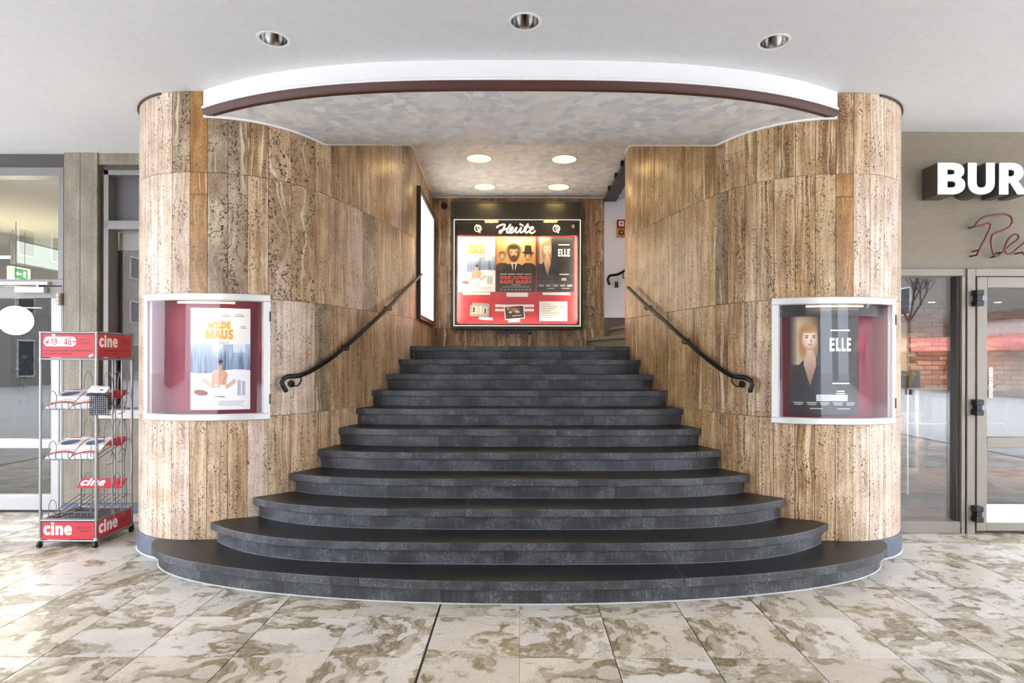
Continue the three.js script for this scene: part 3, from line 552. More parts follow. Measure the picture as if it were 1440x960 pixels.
// ---------------------------------------------------------------- curved poster cases on the pillars
const matLining = std({ color: 0x8e1c3a, roughness: 0.6 });
function posterCase(plan, side, range, yb, yt, label) {
  const g = thing('poster_case', label, 'display case', [0, 0, 0], 'curved poster cases on the pillars');
  const [a, b] = range, F = (s) => lerp(0.055, 0.03, clamp((s - a) / 0.5, 0, 1));
  const rail = (y0, y1) => sweepPlan(plan, a, b, [[-0.01, y0], [s => F(s) - 0.006, y0], [s => F(s), y0 + 0.006], [s => F(s), y1 - 0.006], [s => F(s) - 0.006, y1], [-0.01, y1]], side, 0.04);
  part('frame_rail', rail(yt - 0.055, yt), matAlu, g); part('frame_rail', rail(yb, yb + 0.05), matAlu, g);
  for (const [p, q] of [[a, a + 0.045], [b - 0.04, b]]) part('frame_stile', sweepPlan(plan, p, q, [[-0.01, yb + 0.05], [s => F(s) - 0.002, yb + 0.05], [s => F(s) - 0.002, yt - 0.055], [-0.01, yt - 0.055]], side, 0.02), matAlu, g);
  const n = 30, sheet = (s0, s1, y0, y1, o) => gridGeo(n, 2, (i, j) => { const s = lerp(s0, s1, i / (n - 1)), q = plan.get(s), k = typeof o === 'function' ? o(s) : o; return [q.x + q.nx * k, j ? y1 : y0, q.d + q.nd * k, side > 0 ? i / (n - 1) : 1 - i / (n - 1), j]; }, side);
  part('lining', sheet(a + 0.01, b - 0.01, yb, yt, -0.13), matLining, g);
  for (const y of [yb + 0.03, yt - 0.035]) part('lining', sweepPlan(plan, a + 0.01, b - 0.01, [[-0.13, y - 0.008], [0.0, y - 0.008], [0.0, y + 0.008], [-0.13, y + 0.008]], side, 0.05), matLining, g);
  for (const [p, q] of [[a + 0.01, a + 0.03], [b - 0.03, b - 0.01]]) part('lining', sweepPlan(plan, p, q, [[-0.13, yb + 0.03], [0, yb + 0.03], [0, yt - 0.03], [-0.13, yt - 0.03]], side, 0.02), matLining, g);
  part('glass', sheet(a + 0.04, b - 0.035, yb + 0.045, yt - 0.05, s => F(s) - 0.014), glass(), g);
  const e = side < 0 ? a : b; for (const y of [yb + 0.16, yt - 0.17]) part('hinge', sweepPlan(plan, e - 0.004, e + 0.006, [[0, y - 0.04], [s => F(s) + 0.004, y - 0.04], [s => F(s) + 0.004, y + 0.04], [0, y + 0.04]], side, 0.01), matDarkFrame, g);
  const mid = (a + b) / 2 - 0.03, y = yt - 0.075;
  part('light_tube', sweepPlan(plan, mid - 0.22, mid + 0.22, [[-0.035, y], [-0.015, y], [-0.015, y + 0.014], [-0.035, y + 0.014]], side, 0.05), glowMat(0xffe2b8, 2), g);
  const q = plan.get(mid), p = V(side * (q.x - q.nx * 0.03), y - 0.012, q.d - q.nd * 0.03);
  rectLight(0xffdcb0, 9, 0.4, 0.03, p, p.clone().add(new THREE.Vector3(0, -1, -0.25)), 'case_lamp');
  sheet.group = g; return sheet;
}
const sheetL = posterCase(planLeft, -1, caseL, 1.078, 2.063, 'white-framed curved poster case on the left pillar');
const sheetR = posterCase(planRight, 1, caseR, 1.058, 2.045, 'white-framed curved poster case on the right pillar');
const caseGroupR = sheetR.group;
{
  const sl = (px) => planLeft.byRatio(px / FPX), sr = (px) => planRight.byRatio(px / FPX);
  single('film_poster', sheetL(sl(378), sl(471), 1.155, 1.955, -0.075), std({ map: snowPoster, roughness: 0.5 }), 'snowy film poster with yellow title inside the left pillar case', 'poster');
  single('film_poster', sheetR(sr(379), sr(486), 1.125, 1.905, -0.075), std({ map: darkPoster, roughness: 0.35 }), 'dark film poster with white title inside the right pillar case', 'poster');
  const hood = sheetR(sr(362), sr(520), 1.90, 1.995, -0.045), m = part('lamp_hood', hood, matBlack, caseGroupR);
  single('notice_strip', sheetR(sr(420), sr(468), 1.235, 1.285, -0.068), std({ map: canvasTex(400, 80, (x, w, h) => { x.fillStyle = '#d9d9df'; x.fillRect(0, 0, w, h); x.fillStyle = '#77777f'; x.font = '26px sans-serif'; x.fillText('täglich 18:00 Uhr', 16, 34); x.fillText('und 20:30 Uhr', 16, 66); }), roughness: 0.6 }), 'white showtime strip stuck on the dark poster in the right case', 'notice');
}

// ---------------------------------------------------------------- handrails
function handrail(side, plan, px, label) {
  const g = thing('handrail', label, 'handrail', [0, 0, 0], 'iron stair handrails');
  const pts = px.map(([r, y]) => {
    // walk along the wall at 6.5 cm clearance
    let best = 0, e = 9; for (let s = 0.02; s < plan.len - 0.3; s += 0.005) { const q = plan.off(s, 0.065), k = Math.abs(q[0] / q[1] - r / FPX); if (k < e && plan.get(s).x < 2.5) { e = k; best = s; } }
    const q = plan.off(best, 0.065); return [best, V(side * q[0], EYE + (505 - y) * q[1] / FPX, q[1])];
  });
  const curve = new THREE.CatmullRomCurve3(pts.map(p => p[1]), false, 'centripetal');
  const sh = new THREE.Shape(); sh.absellipse(0, 0, 0.017, 0.022, 0, Math.PI * 2);
  part('rail', new THREE.TubeGeometry(curve, 90, 0.0195, 10, false), matIron, g);
  part('end_cap', new THREE.SphereGeometry(0.021, 12, 8).translate(...pts[0][1].toArray()), matIron, g);
  for (const i of [3, 5, 7]) {
    const [s, p] = pts[i], w = plan.off(s + (i === 3 ? 0.05 : 0), 0.004), y = p.y - (i === 3 ? 0.07 : 0.035), wall = V(side * w[0], y, w[1]);
    const br = part('bracket', tube([p.clone().add(new THREE.Vector3(0, -0.012, 0)), p.clone().add(new THREE.Vector3(0, -0.05, 0)), p.clone().lerp(wall, 0.5).setY(y - 0.02), wall], 0.007, 12, 6), matIron, g);
    const q = plan.get(s); const c = new THREE.CylinderGeometry(0.026, 0.03, 0.012, 18); c.rotateX(Math.PI / 2); c.applyMatrix4(new THREE.Matrix4().lookAt(new THREE.Vector3(), new THREE.Vector3(side * q.nx, 0, -q.nd), new THREE.Vector3(0, 1, 0))); c.translate(wall.x, wall.y, wall.z); part('rosette', c, matIron, g);
  }
}
const railPx = [[329, 549], [335, 538], [329, 531], [308, 528], [271, 508], [241, 484], [213.5, 459.7], [181.4, 428.8], [139, 386]];
handrail(-1, planLeft, railPx, 'black iron handrail with curled end on the left travertine wall');
handrail(1, planRight, [[324, 548], [327, 537], [318, 530.5], [299, 527.5], [261, 502], [229, 474], [205, 452], [176, 427], [152, 404]], 'black iron handrail with curled end on the right travertine wall');

// ---------------------------------------------------------------- passage: ceiling lamps, light box, display
for (const [i, [x, d]] of [[-0.513, 7.54], [0.548, 7.56], [-0.515, 8.78], [0.556, 8.78]].entries()) {
  const l = thing('ceiling_lamp', ['front left', 'front right', 'rear left', 'rear right'][i] + ' of four round warm lamps in the passage ceiling', 'lamp', [x, CREST, -d], 'round passage lamps');
  part('rim', new THREE.LatheGeometry([[0.148, -0.002], [0.17, -0.004], [0.174, 0.002], [0.148, 0.004]].map(p => new THREE.Vector2(...p)), 36), std({ color: 0xd9cfae, roughness: 0.4 }), l);
  part('lamp_diffuser', new THREE.LatheGeometry([[0, -0.008], [0.1, -0.006], [0.15, -0.001]].map(p => new THREE.Vector2(...p)), 36), glowMat(0xffe3a0, 3.2), l);
  part('screw', new THREE.SphereGeometry(0.009, 8, 6).translate(0, -0.009, 0), matDarkFrame, l);
  rectLight(0xffd48a, 22, 0.24, 0.24, V(x, CREST - 0.02, d), V(x, 0, d), 'passage_lamp');
}
{
  const g = thing('light_box', 'tall glowing white light box in dark frame on the left passage wall', 'light box');
  const a = planLeft.get(0), on = (d) => { let s = 0; while (planLeft.get(s).d > d) s += 0.01; return s; }, s0 = on(9.16), s1 = on(7.57), y0 = 2.06, y1 = 3.72;
  const fr = (p, q, ya, yb) => sweepPlan(planLeft, p, q, [[0, ya], [0.05, ya], [0.05, yb], [0, yb]], -1, 0.2);
  part('frame', fr(s0, s1, y0, y0 + 0.06), matDarkFrame, g); part('frame', fr(s0, s1, y1 - 0.06, y1), matDarkFrame, g);
  part('frame', fr(s0, s0 + 0.06, y0 + 0.06, y1 - 0.06), matDarkFrame, g); part('frame', fr(s1 - 0.06, s1, y0 + 0.06, y1 - 0.06), matDarkFrame, g);
  part('bead', sweepPlan(planLeft, s0 + 0.06, s0 + 0.075, [[0, y0 + 0.06], [0.042, y0 + 0.06], [0.042, y1 - 0.06], [0, y1 - 0.06]], -1, 0.2), matAlu, g);
  part('lit_panel', sweepPlan(planLeft, s0 + 0.075, s1 - 0.06, [[0.01, y0 + 0.06], [0.03, y0 + 0.06], [0.03, y1 - 0.06], [0.01, y1 - 0.06]], -1, 0.2), glowMat(0xfffbf2, 1.5), g);
  const m = planLeft.get((s0 + s1) / 2); rectLight(0xfff4e4, 1.6, 1.45, 1.5, V(-(m.x - 0.045), 2.89, m.d), V(0, 2.89, m.d), 'light_box_lamp');
}
{
  const D = 9.22, X = (p) => (p - 731) * D / FPX, Y = (p) => EYE + (505 - p) * D / FPX;
  const g = thing('poster_display', 'large lit display case with black header on the landing back wall', 'display case');
  const fm = matDarkFrame;
  part('backing', bxs(X(634), X(818.6), Y(463), Y(284), 9.325, 9.338), matBlack, g);
  part('blind_panel', bxs(X(636), X(816.5), Y(306), Y(286), 9.20, 9.325), std({ color: 0x2b2926, roughness: 0.3 }), g);
  part('frame', bxs(X(633.5), X(819), Y(286.5), Y(283.5), 9.19, 9.33, 0.004), fm, g);
  part('frame', bxs(X(633.5), X(819), Y(309), Y(306), 9.19, 9.33, 0.004), fm, g);
  part('frame', bxs(X(633.5), X(819), Y(463), Y(458.5), 9.19, 9.33, 0.004), fm, g);
  part('frame', bxs(X(633.5), X(638), Y(458.5), Y(286.5), 9.19, 9.33, 0.004), fm, g);
  part('frame', bxs(X(816), X(819), Y(458.5), Y(286.5), 9.19, 9.33, 0.004), fm, g);
  for (const y of [337, 385, 445]) part('hinge', bxs(X(633), X(634.5), Y(y + 4), Y(y - 4), 9.18, 9.2), matBlack, g);
  const led = glowMat(0xfff0cf, 1.4);
  part('light_strip', bxs(X(638), X(639), Y(458), Y(309.5), 9.195, 9.205), led, g); part('light_strip', bxs(X(815), X(816), Y(458), Y(309.5), 9.195, 9.205), led, g);
  part('light_strip', bxs(X(638), X(816), Y(458.5), Y(457.6), 9.195, 9.205), led, g); part('light_strip', bxs(X(638), X(816), Y(309.6), Y(309), 9.195, 9.205), led, g);
  part('header_board', bxs(X(640), X(814), Y(329.5), Y(310), 9.27, 9.30), std({ color: 0x0d0c0b, roughness: 0.25 }), g);
  const sh = new THREE.Shape(), x0 = X(642.6), x1 = X(811.5), y0 = Y(454.8), y1 = Y(329.5), r = 0.035;
  sh.moveTo(x0 + r, y0); sh.lineTo(x1 - r, y0); sh.quadraticCurveTo(x1, y0, x1, y0 + r); sh.lineTo(x1, y1 - r); sh.quadraticCurveTo(x1, y1, x1 - r, y1); sh.lineTo(x0 + r, y1); sh.quadraticCurveTo(x0, y1, x0, y1 - r); sh.lineTo(x0, y0 + r); sh.quadraticCurveTo(x0, y0, x0 + r, y0);
  const pg = new THREE.ExtrudeGeometry(sh, { depth: 0.01, bevelEnabled: false }); pg.translate(0, 0, -9.30);
  part('red_board', pg, std({ color: 0xc22732, roughness: 0.5 }), g);
  // neon lettering: Heute
  const neon = glowMat(0xffefd2, 1.6), n2 = (a) => a.map(([u, v]) => new THREE.Vector3(X(640 + u / 8), Y(310 + v / 8), -9.255));
  const word = sub('neon_lettering', g);
  const strokes = [
    [[462, 76], [478, 60], [510, 46], [545, 38], [556, 46], [540, 82], [520, 122], [504, 136], [491, 128], [500, 112], [540, 98], [580, 84]],
    [[622, 34], [600, 66], [578, 110], [582, 132], [602, 128], [628, 104], [646, 82], [642, 68], [626, 74], [610, 104], [616, 130], [640, 130], [662, 108], [690, 70], [676, 112], [684, 130], [704, 124], [744, 70], [728, 112], [736, 130], [756, 122], [786, 80], [818, 30]],
    [[818, 30], [796, 84], [786, 118], [798, 132], [818, 122], [850, 100], [876, 80], [868, 66], [850, 74], [836, 106], [846, 132], [872, 132], [900, 108]],
    [[722, 32], [742, 42], [762, 52]], [[772, 72], [804, 66], [836, 66]],
  ];
  for (const s of strokes) part('neon_tube', tube(n2(s), 0.0125, s.length * 6, 8), neon, word);
  for (const cx of [252, 1138]) {
    const e = sub('neon_emblem', g), ring = []; for (let i = 0; i < 12; i++) { const a = i / 12 * 2 * Math.PI; ring.push([cx + 37 * Math.cos(a), 84 + 37 * Math.sin(a)]); }
    part('neon_tube', tube(n2(ring), 0.007, 40, 6, true), neon, e);
    part('neon_tube', tube(n2([[cx - 20, 40], [cx - 6, 66], [cx + 14, 62], [cx + 30, 78], [cx + 8, 96], [cx - 12, 84]]), 0.009, 24, 6), neon, e);
    part('neon_tube', tube(n2([[cx + 4, 100], [cx + 20, 122], [cx + 24, 136]]), 0.008, 12, 6), neon, e);
  }
  single('exit_mark', bxs(X(804), X(808), Y(319.5), Y(314.5), 9.262, 9.269), std({ color: 0xa89c82, roughness: 0.5 }), 'tiny pale square badge at the right end of the black display header', 'badge');
  part('front_glass', bxs(X(639.5), X(814.5), Y(457), Y(310), 9.206, 9.209), glass(), g);
  // tubes behind the frame light the board
  rectLight(0xffe9c8, 84, 0.03, 1.3, V(X(641) , Y(390), 9.225), V(X(700), Y(390), 9.30), 'display_tube');
  rectLight(0xffe9c8, 98, 0.03, 1.3, V(X(813.5), Y(390), 9.225), V(X(755), Y(390), 9.30), 'display_tube');
  rectLight(0xffe9c8, 46, 1.6, 0.03, V(0, Y(331), 9.225), V(0, Y(400), 9.31), 'display_tube');
  rectLight(0xffe9c8, 16, 1.6, 0.03, V(0, Y(456), 9.225), V(0, Y(400), 9.31), 'display_tube');
  rectLight(0xffe9c8, 1.2, 1.7, 1.3, V(0, Y(390), 9.18), V(0, Y(390), 5), 'display_glow');
  // sheets pinned to the board, each with its own thickness
  const D2 = 9.283, sheet = (name, a, b, c, d, rot, mat, label, cat, dd = D2) => {
    const k = dd / D, m = single(name, new THREE.BoxGeometry(X(b) - X(a), Y(c) - Y(d), 0.003), mat, label, cat);
    m.position.set((X(a) + X(b)) / 2, (Y(c) + Y(d)) / 2, -dd); m.rotation.z = rot; return m;
  };
  const paper = (t) => std({ map: t, roughness: 0.55 });
  const note = (w, h, lines, seal) => paper(canvasTex(w, h, (x) => { x.fillStyle = '#ece9ea'; x.fillRect(0, 0, w, h); x.fillStyle = '#b6b3b8'; for (let i = 0; i < lines; i++) x.fillRect(w * 0.08, h * (0.12 + 0.8 * i / lines), w * (0.3 + 0.45 * ((i * 37) % 10) / 10), h * 0.035 + 1); if (seal) { x.strokeStyle = '#5c6672'; x.lineWidth = 4; x.beginPath(); x.moveTo(w * 0.74, h * 0.22); x.lineTo(w * 0.78, h * 0.35); x.lineTo(w * 0.81, h * 0.23); x.lineTo(w * 0.85, h * 0.35); x.lineTo(w * 0.87, h * 0.2); x.stroke(); } }));
  sheet('film_poster', 643.6, 696, 332, 409.6, 0, paper(snowPoster), 'white snowy film poster at left in the lit display', 'poster');
  sheet('film_poster', 697.3, 753, 331.5, 409.5, 0, paper(brownPoster), 'brown film poster with red title in the middle of the lit display', 'poster');
  sheet('film_poster', 754.6, 808.3, 331.5, 409.5, 0, paper(darkPoster), 'dark film poster with white title at right in the lit display', 'poster');
  sheet('title_strip', 650, 689, 410.3, 413.8, 0, note(200, 20, 1), 'thin white strip under the snowy poster in the lit display', 'paper strip');
  sheet('title_strip', 712, 742.5, 410.8, 416.5, 0, note(200, 40, 2), 'white strip under the brown poster in the lit display', 'paper strip');
  sheet('title_strip', 763, 802, 410.3, 413.8, 0, note(200, 20, 1), 'thin white strip under the dark poster in the lit display', 'paper strip');
  const oldPhoto = canvasTex(240, 160, (x, w, h) => { x.fillStyle = '#a6a59a'; x.fillRect(0, 0, w, h); x.fillStyle = '#d5d3c8'; x.fillRect(30, 40, 70, 90); x.fillRect(110, 30, 40, 100); x.fillRect(160, 45, 55, 80); x.fillStyle = '#33322e'; x.fillRect(36, 55, 24, 60); x.fillRect(180, 60, 22, 60); x.fillRect(0, 0, 20, 30); x.fillStyle = '#7c7a70'; for (let i = 0; i < 60; i++) x.fillRect(rr(0, w), rr(0, h), 10, 2); });
  sheet('photograph', 660.5, 687.5, 425.5, 444.5, -0.06, paper(oldPhoto), 'old grey photograph pinned at lower left of the red display board', 'photograph');
  sheet('caption_strip', 673, 692.5, 445.8, 449.4, -0.07, note(160, 30, 1), 'small white caption under the old grey photograph', 'paper strip', 9.279);
  const flyer = canvasTex(240, 170, (x, w, h) => { x.fillStyle = '#f0eeec'; x.fillRect(0, 0, w, h); x.fillStyle = '#26221f'; x.fillRect(10, 10, w - 20, h - 22); for (let i = 0; i < 30; i++) { x.fillStyle = ['#c98d68', '#8d5a3e', '#e0c0a0', '#47362c', '#b06a4c'][i % 5]; x.beginPath(); x.ellipse(rr(40, 200), rr(25, 90), rr(8, 22), rr(6, 16), 0, 0, 7); x.fill(); } x.fillStyle = '#e8e5e0'; x.fillRect(90, 122, 110, 8); });
  sheet('flyer_strip', 696, 751, 427.5, 431, 0, note(300, 20, 1), 'upper of two pale streaked strips behind the tilted flyer', 'paper strip', 9.287);
  sheet('flyer_strip', 696, 751, 433.5, 437, 0, note(300, 20, 1), 'lower of two pale streaked strips behind the tilted flyer', 'paper strip', 9.287);
  sheet('flyer', 709, 737.5, 429, 448.5, 0.09, paper(flyer), 'tilted white-bordered picture flyer in the middle of the red display board', 'flyer', 9.277);
  sheet('note_card', 714.5, 731, 446, 452.5, 0.06, note(160, 60, 1), 'blank pinkish note card under the tilted flyer', 'note', 9.281);
  sheet('info_sheet', 758.5, 798, 423, 450.8, 0, note(300, 210, 7, true), 'white typed information sheet at lower right of the red display board', 'notice');
  const pq = single('wall_plaque', bxs(X(699), X(748), Y(469.5), Y(464.2), 9.325, 9.337), [], 'small black lettered plaque under the lit display', 'plaque');
  const pm = paper(canvasTex(400, 44, (x, w, h) => { x.fillStyle = '#1e1e20'; x.fillRect(0, 0, w, h); x.fillStyle = '#d8d6d2'; x.font = 'bold 15px sans-serif'; x.fillText('Während der Filmbesuche kann die gesamte Etage gegen', 6, 18, 388); x.fillText('die Sicherheitsbestimmungen der Nutzung betreten', 6, 37, 350); }));
  pq.material = [matBlack, matBlack, matBlack, matBlack, pm, matBlack];
}
{
  const D = 9.33, c = thing('camera_dome', 'small black dome camera in the upper left corner of the back wall', 'camera', at(624, 289, 9.3).toArray());
  part('dome', new THREE.SphereGeometry(0.042, 16, 12), matBlack, c); part('base', new THREE.CylinderGeometry(0.05, 0.05, 0.03, 18).rotateX(Math.PI / 2).translate(0, 0, -0.03), matDarkFrame, c);
}
// stairwell at the right of the landing
{
  const w = struct('wall_right', 'white plaster wall of the side stairwell behind the right wall', 'wall');
  part('plaster', bxs(1.297, 4.2, 1.5, 6, 9.345, 9.6), matWhitePaint, w); part('dado', bxs(1.30, 4.2, 1.5, 2.2, 9.325, 9.345), std({ color: 0x6b645a, roughness: 0.5 }), w);
  part('ledge', bxs(1.30, 4.2, 2.2, 2.215, 9.31, 9.345), matWhitePaint, w);
  part('end_wall', bxs(4.2, 4.4, 1.5, 6, 7.3, 9.6), matWhitePaint, w);
  const b = thing('gate_track', 'dark steel gate track under the passage ceiling beside the right wall', 'track');
  part('beam', bxs(1.297, 1.472, 3.985, 4.12, 7.4, 9.33, 0.006), matDarkFrame, b);
  part('guide_rail', bxs(1.285, 1.30, 3.97, 4.03, 7.4, 9.33), matIron, b);
  for (const d of [7.6, 8.1, 8.7]) part('hanger', bxs(1.262, 1.3, 3.99, 4.05, d, d + 0.07), matIron, b);
  const cover = struct('ceiling', 'plaster bulkhead above the gate track', 'ceiling'); part('bulkhead', bxs(1.30, 1.46, 4.11, 6, 7.37, 9.36), matWhitePaint, cover);
  for (const [y, col, lab, nm] of [[314.5, 0x9c1f30, 'red manual fire alarm box on the white stairwell wall', 'fire_alarm'], [327, 0xc8862a, 'amber alarm box below the red one on the white stairwell wall', 'alarm_box']]) {
    const p = at(873, y, 9.32), g = thing(nm, lab, 'alarm', p.toArray());
    part('housing', new RoundedBoxGeometry(0.132, 0.132, 0.05, 2, 0.008), std({ color: col, roughness: 0.4 }), g);
    part('window', box(0.075, 0.075, 0.006, 0, 0, 0.027), std({ color: y < 320 ? 0xe8e4e0 : 0x2a2a2a, roughness: 0.3 }), g);
    part('button', new THREE.CylinderGeometry(0.014, 0.014, 0.01, 14).rotateX(Math.PI / 2).translate(0, 0, 0.033), std({ color: y < 320 ? 0x222222 : 0xd8c23a, roughness: 0.4 }), g);
  }
  const h = thing('handrail', 'black iron handrail curling on the white stairwell wall', 'handrail');
  part('rail', tube([at(857, 400, 9.25), at(854.5, 393, 9.25), at(857, 387.5, 9.25), at(868, 385.5, 9.25), at(880, 379, 9.25), at(905, 362, 9.25)], 0.02, 30, 8), matIron, h);
  part('bracket', tube([at(876, 382, 9.25), at(876, 390, 9.26), at(879, 391, 9.33)], 0.009, 10, 6), matIron, h);
  const k = thing('padlock', 'small dark padlock hanging below the stairwell handrail', 'padlock', at(866.5, 400, 9.24).toArray());
  part('body', new RoundedBoxGeometry(0.055, 0.09, 0.025, 2, 0.005), std({ color: 0x4a3a22, roughness: 0.4, metalness: 0.6 }), k);
  part('shackle', new THREE.TorusGeometry(0.02, 0.006, 6, 14, Math.PI).translate(0, 0.045, 0), matSteel, k);
  const l = thing('stairwell_lamp', 'white globe lamp high in the side stairwell', 'lamp', [3.0, 4.9, -8.2]);
  part('globe', new THREE.SphereGeometry(0.14, 20, 14), glowMat(0xf2f3ff, 2), l); part('stem', new THREE.CylinderGeometry(0.012, 0.012, 0.95, 8).translate(0, 0.6, 0), matSteel, l);
  const pl = new THREE.PointLight(0xe8ecff, 9); pl.position.set(3.0, 4.9, -8.2); pl.castShadow = true; pl.shadow.radius = 5; pl.name = 'stairwell_bulb'; scene.add(pl);
}

// ---------------------------------------------------------------- left shop front (6.15 m away)
{
  const D = 6.15, X = (p) => (p - 731) * D / FPX, Y = (p) => EYE + (506.2 - p) * D / FPX, B = (a, b, c, d, d0, d1, r) => bxs(X(a), X(b), Y(d), Y(c), d0, d1, r);
  const stone = travertine(8, { light: [150, 142, 126], mid: [134, 125, 108], dark: [116, 107, 92], pit: 0, streak: 0.5, gloss: 0.5, warp: 0.05, vein: 0.05 }); stone.vertexColors = false;
  const uvM = (g) => { const p = g.attributes.position, uv = g.attributes.uv; for (let i = 0; i < p.count; i++) uv.setXY(i, (p.getX(i) + p.getZ(i)) / 0.6, p.getY(i) / 1.2); return g; };
  const metal = std({ color: 0x86827f, roughness: 0.42, metalness: 0.35 }), metalLo = std({ color: 0xb4b2b0, roughness: 0.4, metalness: 0.3 }), dk = std({ color: 0x57534f, roughness: 0.45, metalness: 0.3 });
  const w = struct('wall_front', 'grey stone shop front left of the stairs', 'wall');
  part('lintel_panel', bxs(-31, X(93.5), Y(240), 6.0, 6.15, 6.3), dk, w);
  part('pilaster_stone', uvM(bxs(X(94.5), X(117), 0.1, CEIL, 6.10, 6.36, 0.004)), stone, w); part('pilaster_stone', uvM(bxs(X(117.4), X(141), 0.1, CEIL, 6.10, 6.36, 0.004)), stone, w);
  part('plinth', bxs(X(94.5), -3.2, 0, 0.1, 6.08, 6.36), matSkirt, w);
  part('head_stone', uvM(bxs(X(141), -3.2, Y(235), CEIL, 6.12, 6.36)), stone, w);
  const dado = std({ map: stone.map, color: 0xfffaf0, roughness: 0.5 });
  for (const [a, b] of [[141, 160], [160.3, 178], [178.3, 215]]) part('dado_stone', uvM(bxs(X(a), X(b), 0.1, Y(590), 6.12, 6.36, 0.003)), stone, w);
  part('sill', bxs(X(141), -3.2, Y(590), Y(578), 6.08, 6.36, 0.004), std({ color: 0xc9c5be, roughness: 0.5 }), w);
  part('side_wall', bxs(-31, -5.62, 0, Y(240), 6.15, 6.3), dk, w);
  // fixed window beside the pillar
  const v = struct('window_1', 'dark framed window between pilaster and left pillar', 'window');
  part('outer_frame', B(141, 147, 235, 578, 6.16, 6.3, 0.004), dk, v); part('outer_frame', bxs(X(147), -3.2, Y(242), Y(235), 6.16, 6.3), dk, v);
  part('stile', B(147, 154, 242, 578, 6.13, 6.28, 0.004), metal, v); part('rail', bxs(X(147), -3.2, Y(249), Y(242), 6.13, 6.28, 0.004), metal, v);
  part('rail', bxs(X(147), -3.2, Y(325), Y(313), 6.13, 6.28, 0.004), metal, v);
  part('upper_panel', bxs(X(154), -3.2, Y(313), Y(249), 6.24, 6.26), std({ color: 0x5c5a5a, roughness: 0.35 }), v);
  part('pane', bxs(X(154), -3.2, Y(578), Y(325), 6.24, 6.246), glass(), v);
  part('blind', bxs(X(154), -3.2, Y(350), Y(325), 6.30, 6.31), std({ color: 0x8f8a82, roughness: 0.8 }), v);
  part('inner_board', bxs(X(141), -3.1, Y(578), Y(350), 6.33, 6.35), std({ color: 0x4a3c31, roughness: 0.5 }), v);
  // transom
  const t = struct('window_2', 'glazed transom light over the left glass door', 'window');
  part('rail', bxs(-5.62, X(94), Y(252), Y(240), 6.1, 6.24, 0.004), metal, t); part('rail', bxs(-5.62, X(94), Y(405), Y(396), 6.1, 6.24, 0.004), metal, t);
  part('jamb', bxs(X(86.5), X(94), Y(396), Y(252), 6.1, 6.24, 0.004), metal, t); part('jamb', bxs(X(91.5), X(94.2), 0, Y(405), 6.1, 6.24, 0.004), metal, t);
  part('jamb', bxs(-5.70, -5.6, 0, Y(240), 6.1, 6.24, 0.004), metal, t);
  part('pane', bxs(-5.6, X(86.5), Y(396), Y(252), 6.17, 6.176), glass(), t);
  // door leaf
  const d = struct('door_1', 'grey metal framed glass door at the left edge', 'door');
  part('top_rail', bxs(-5.58, X(90.5), Y(422), Y(406), 6.11, 6.2, 0.004), metal, d); part('stile', bxs(X(76), X(90.5), 0.03, Y(422), 6.11, 6.2, 0.004), metalLo, d); part('stile', bxs(-5.58, -5.48, 0.03, Y(422), 6.11, 6.2, 0.004), metal, d);
  part('middle_rail', bxs(-5.48, X(76), Y(632), Y(620), 6.11, 6.2, 0.004), metalLo, d); part('bottom_rail', bxs(-5.48, X(76), 0.03, Y(698), 6.11, 6.2, 0.004), metalLo, d);
  part('pane', bxs(-5.48, X(76), Y(620), Y(422), 6.15, 6.156), glass(), d); part('pane', bxs(-5.48, X(76), Y(698), Y(632), 6.15, 6.156), glass(), d);
  const h = sub('hinge', d); for (const [a, b] of [[416, 421], [421.4, 426.5], [427, 432]]) { const c = new THREE.CylinderGeometry(0.03, 0.03, Y(a) - Y(b), 14); c.translate(X(90), (Y(a) + Y(b)) / 2, -6.09); part('knuckle', c, std({ color: 0x8d887c, roughness: 0.35, metalness: 0.7 }), h); }
  const c = thing('door_closer', 'white door closer with sliding arm on the left glass door', 'door closer');
  part('rail_arm', bxs(X(-30), X(76), Y(404.5), Y(400), 6.06, 6.1, 0.004), matAlu, c); part('body', bxs(X(31), X(72), Y(415.5), Y(407.5), 6.05, 6.11, 0.008), matAlu, c); part('link', bxs(X(60), X(64), Y(408), Y(404), 6.06, 6.09), matSteel, c);

  // hall behind the door
  const fl = struct('floor', 'grey polished floor of the hall behind the left door', 'floor');
  const n = dataTex(512, 512, (() => { const q = makeNoise(71); return (u, v2) => { const s = fbm(q, u * 6, v2 * 30, 6, 30, 4); const a = 88 + s * 60; return [a, a + 2, a + 3]; }; })());
  const hm = std({ map: n.map, roughness: 0.25 }); part('polished_floor', slabGeo([[-30, 6.2], [-3.3, 6.2], [-3.3, 27], [-30, 27]], -0.12, 0), hm, fl);
  const hc = struct('ceiling', 'cream ceiling of the hall behind the left door', 'ceiling'); const cream = std({ color: 0xe4dcc0, roughness: 0.7 });
  part('ceiling_panel', bxs(-30, -3.3, 3.45, 3.6, 6.3, 27), cream, hc); part('dropped_beam', bxs(-30, -3.3, 3.0, 3.45, 12.5, 13.1), cream, hc);
  const hw = struct('wall_back', 'grey walls of the hall behind the left door', 'wall'); const hg = std({ color: 0x7f8280, roughness: 0.6 });
  part('end_wall', bxs(-30, -3.3, 0, 3.5, 26.8, 27), hg, hw); part('side_wall', bxs(-3.3, -3.2, 0, 6, 6.36, 27), hg, hw); part('side_wall', bxs(-30.2, -30, 0, 6, 6.2, 27), hg, hw);
  for (let i = 0; i < 6; i++) part('wall_pier', bxs(-13.5 - i * 1.9, -13.1 - i * 1.9, 0, 3.45, 15.2 + i * 1.6, 15.6 + i * 1.6), std({ color: 0x9a9c96, roughness: 0.6 }), hw);
  const lb = thing('hanging_light_box', 'pale green glowing panel hanging in the hall behind the left transom', 'light box');
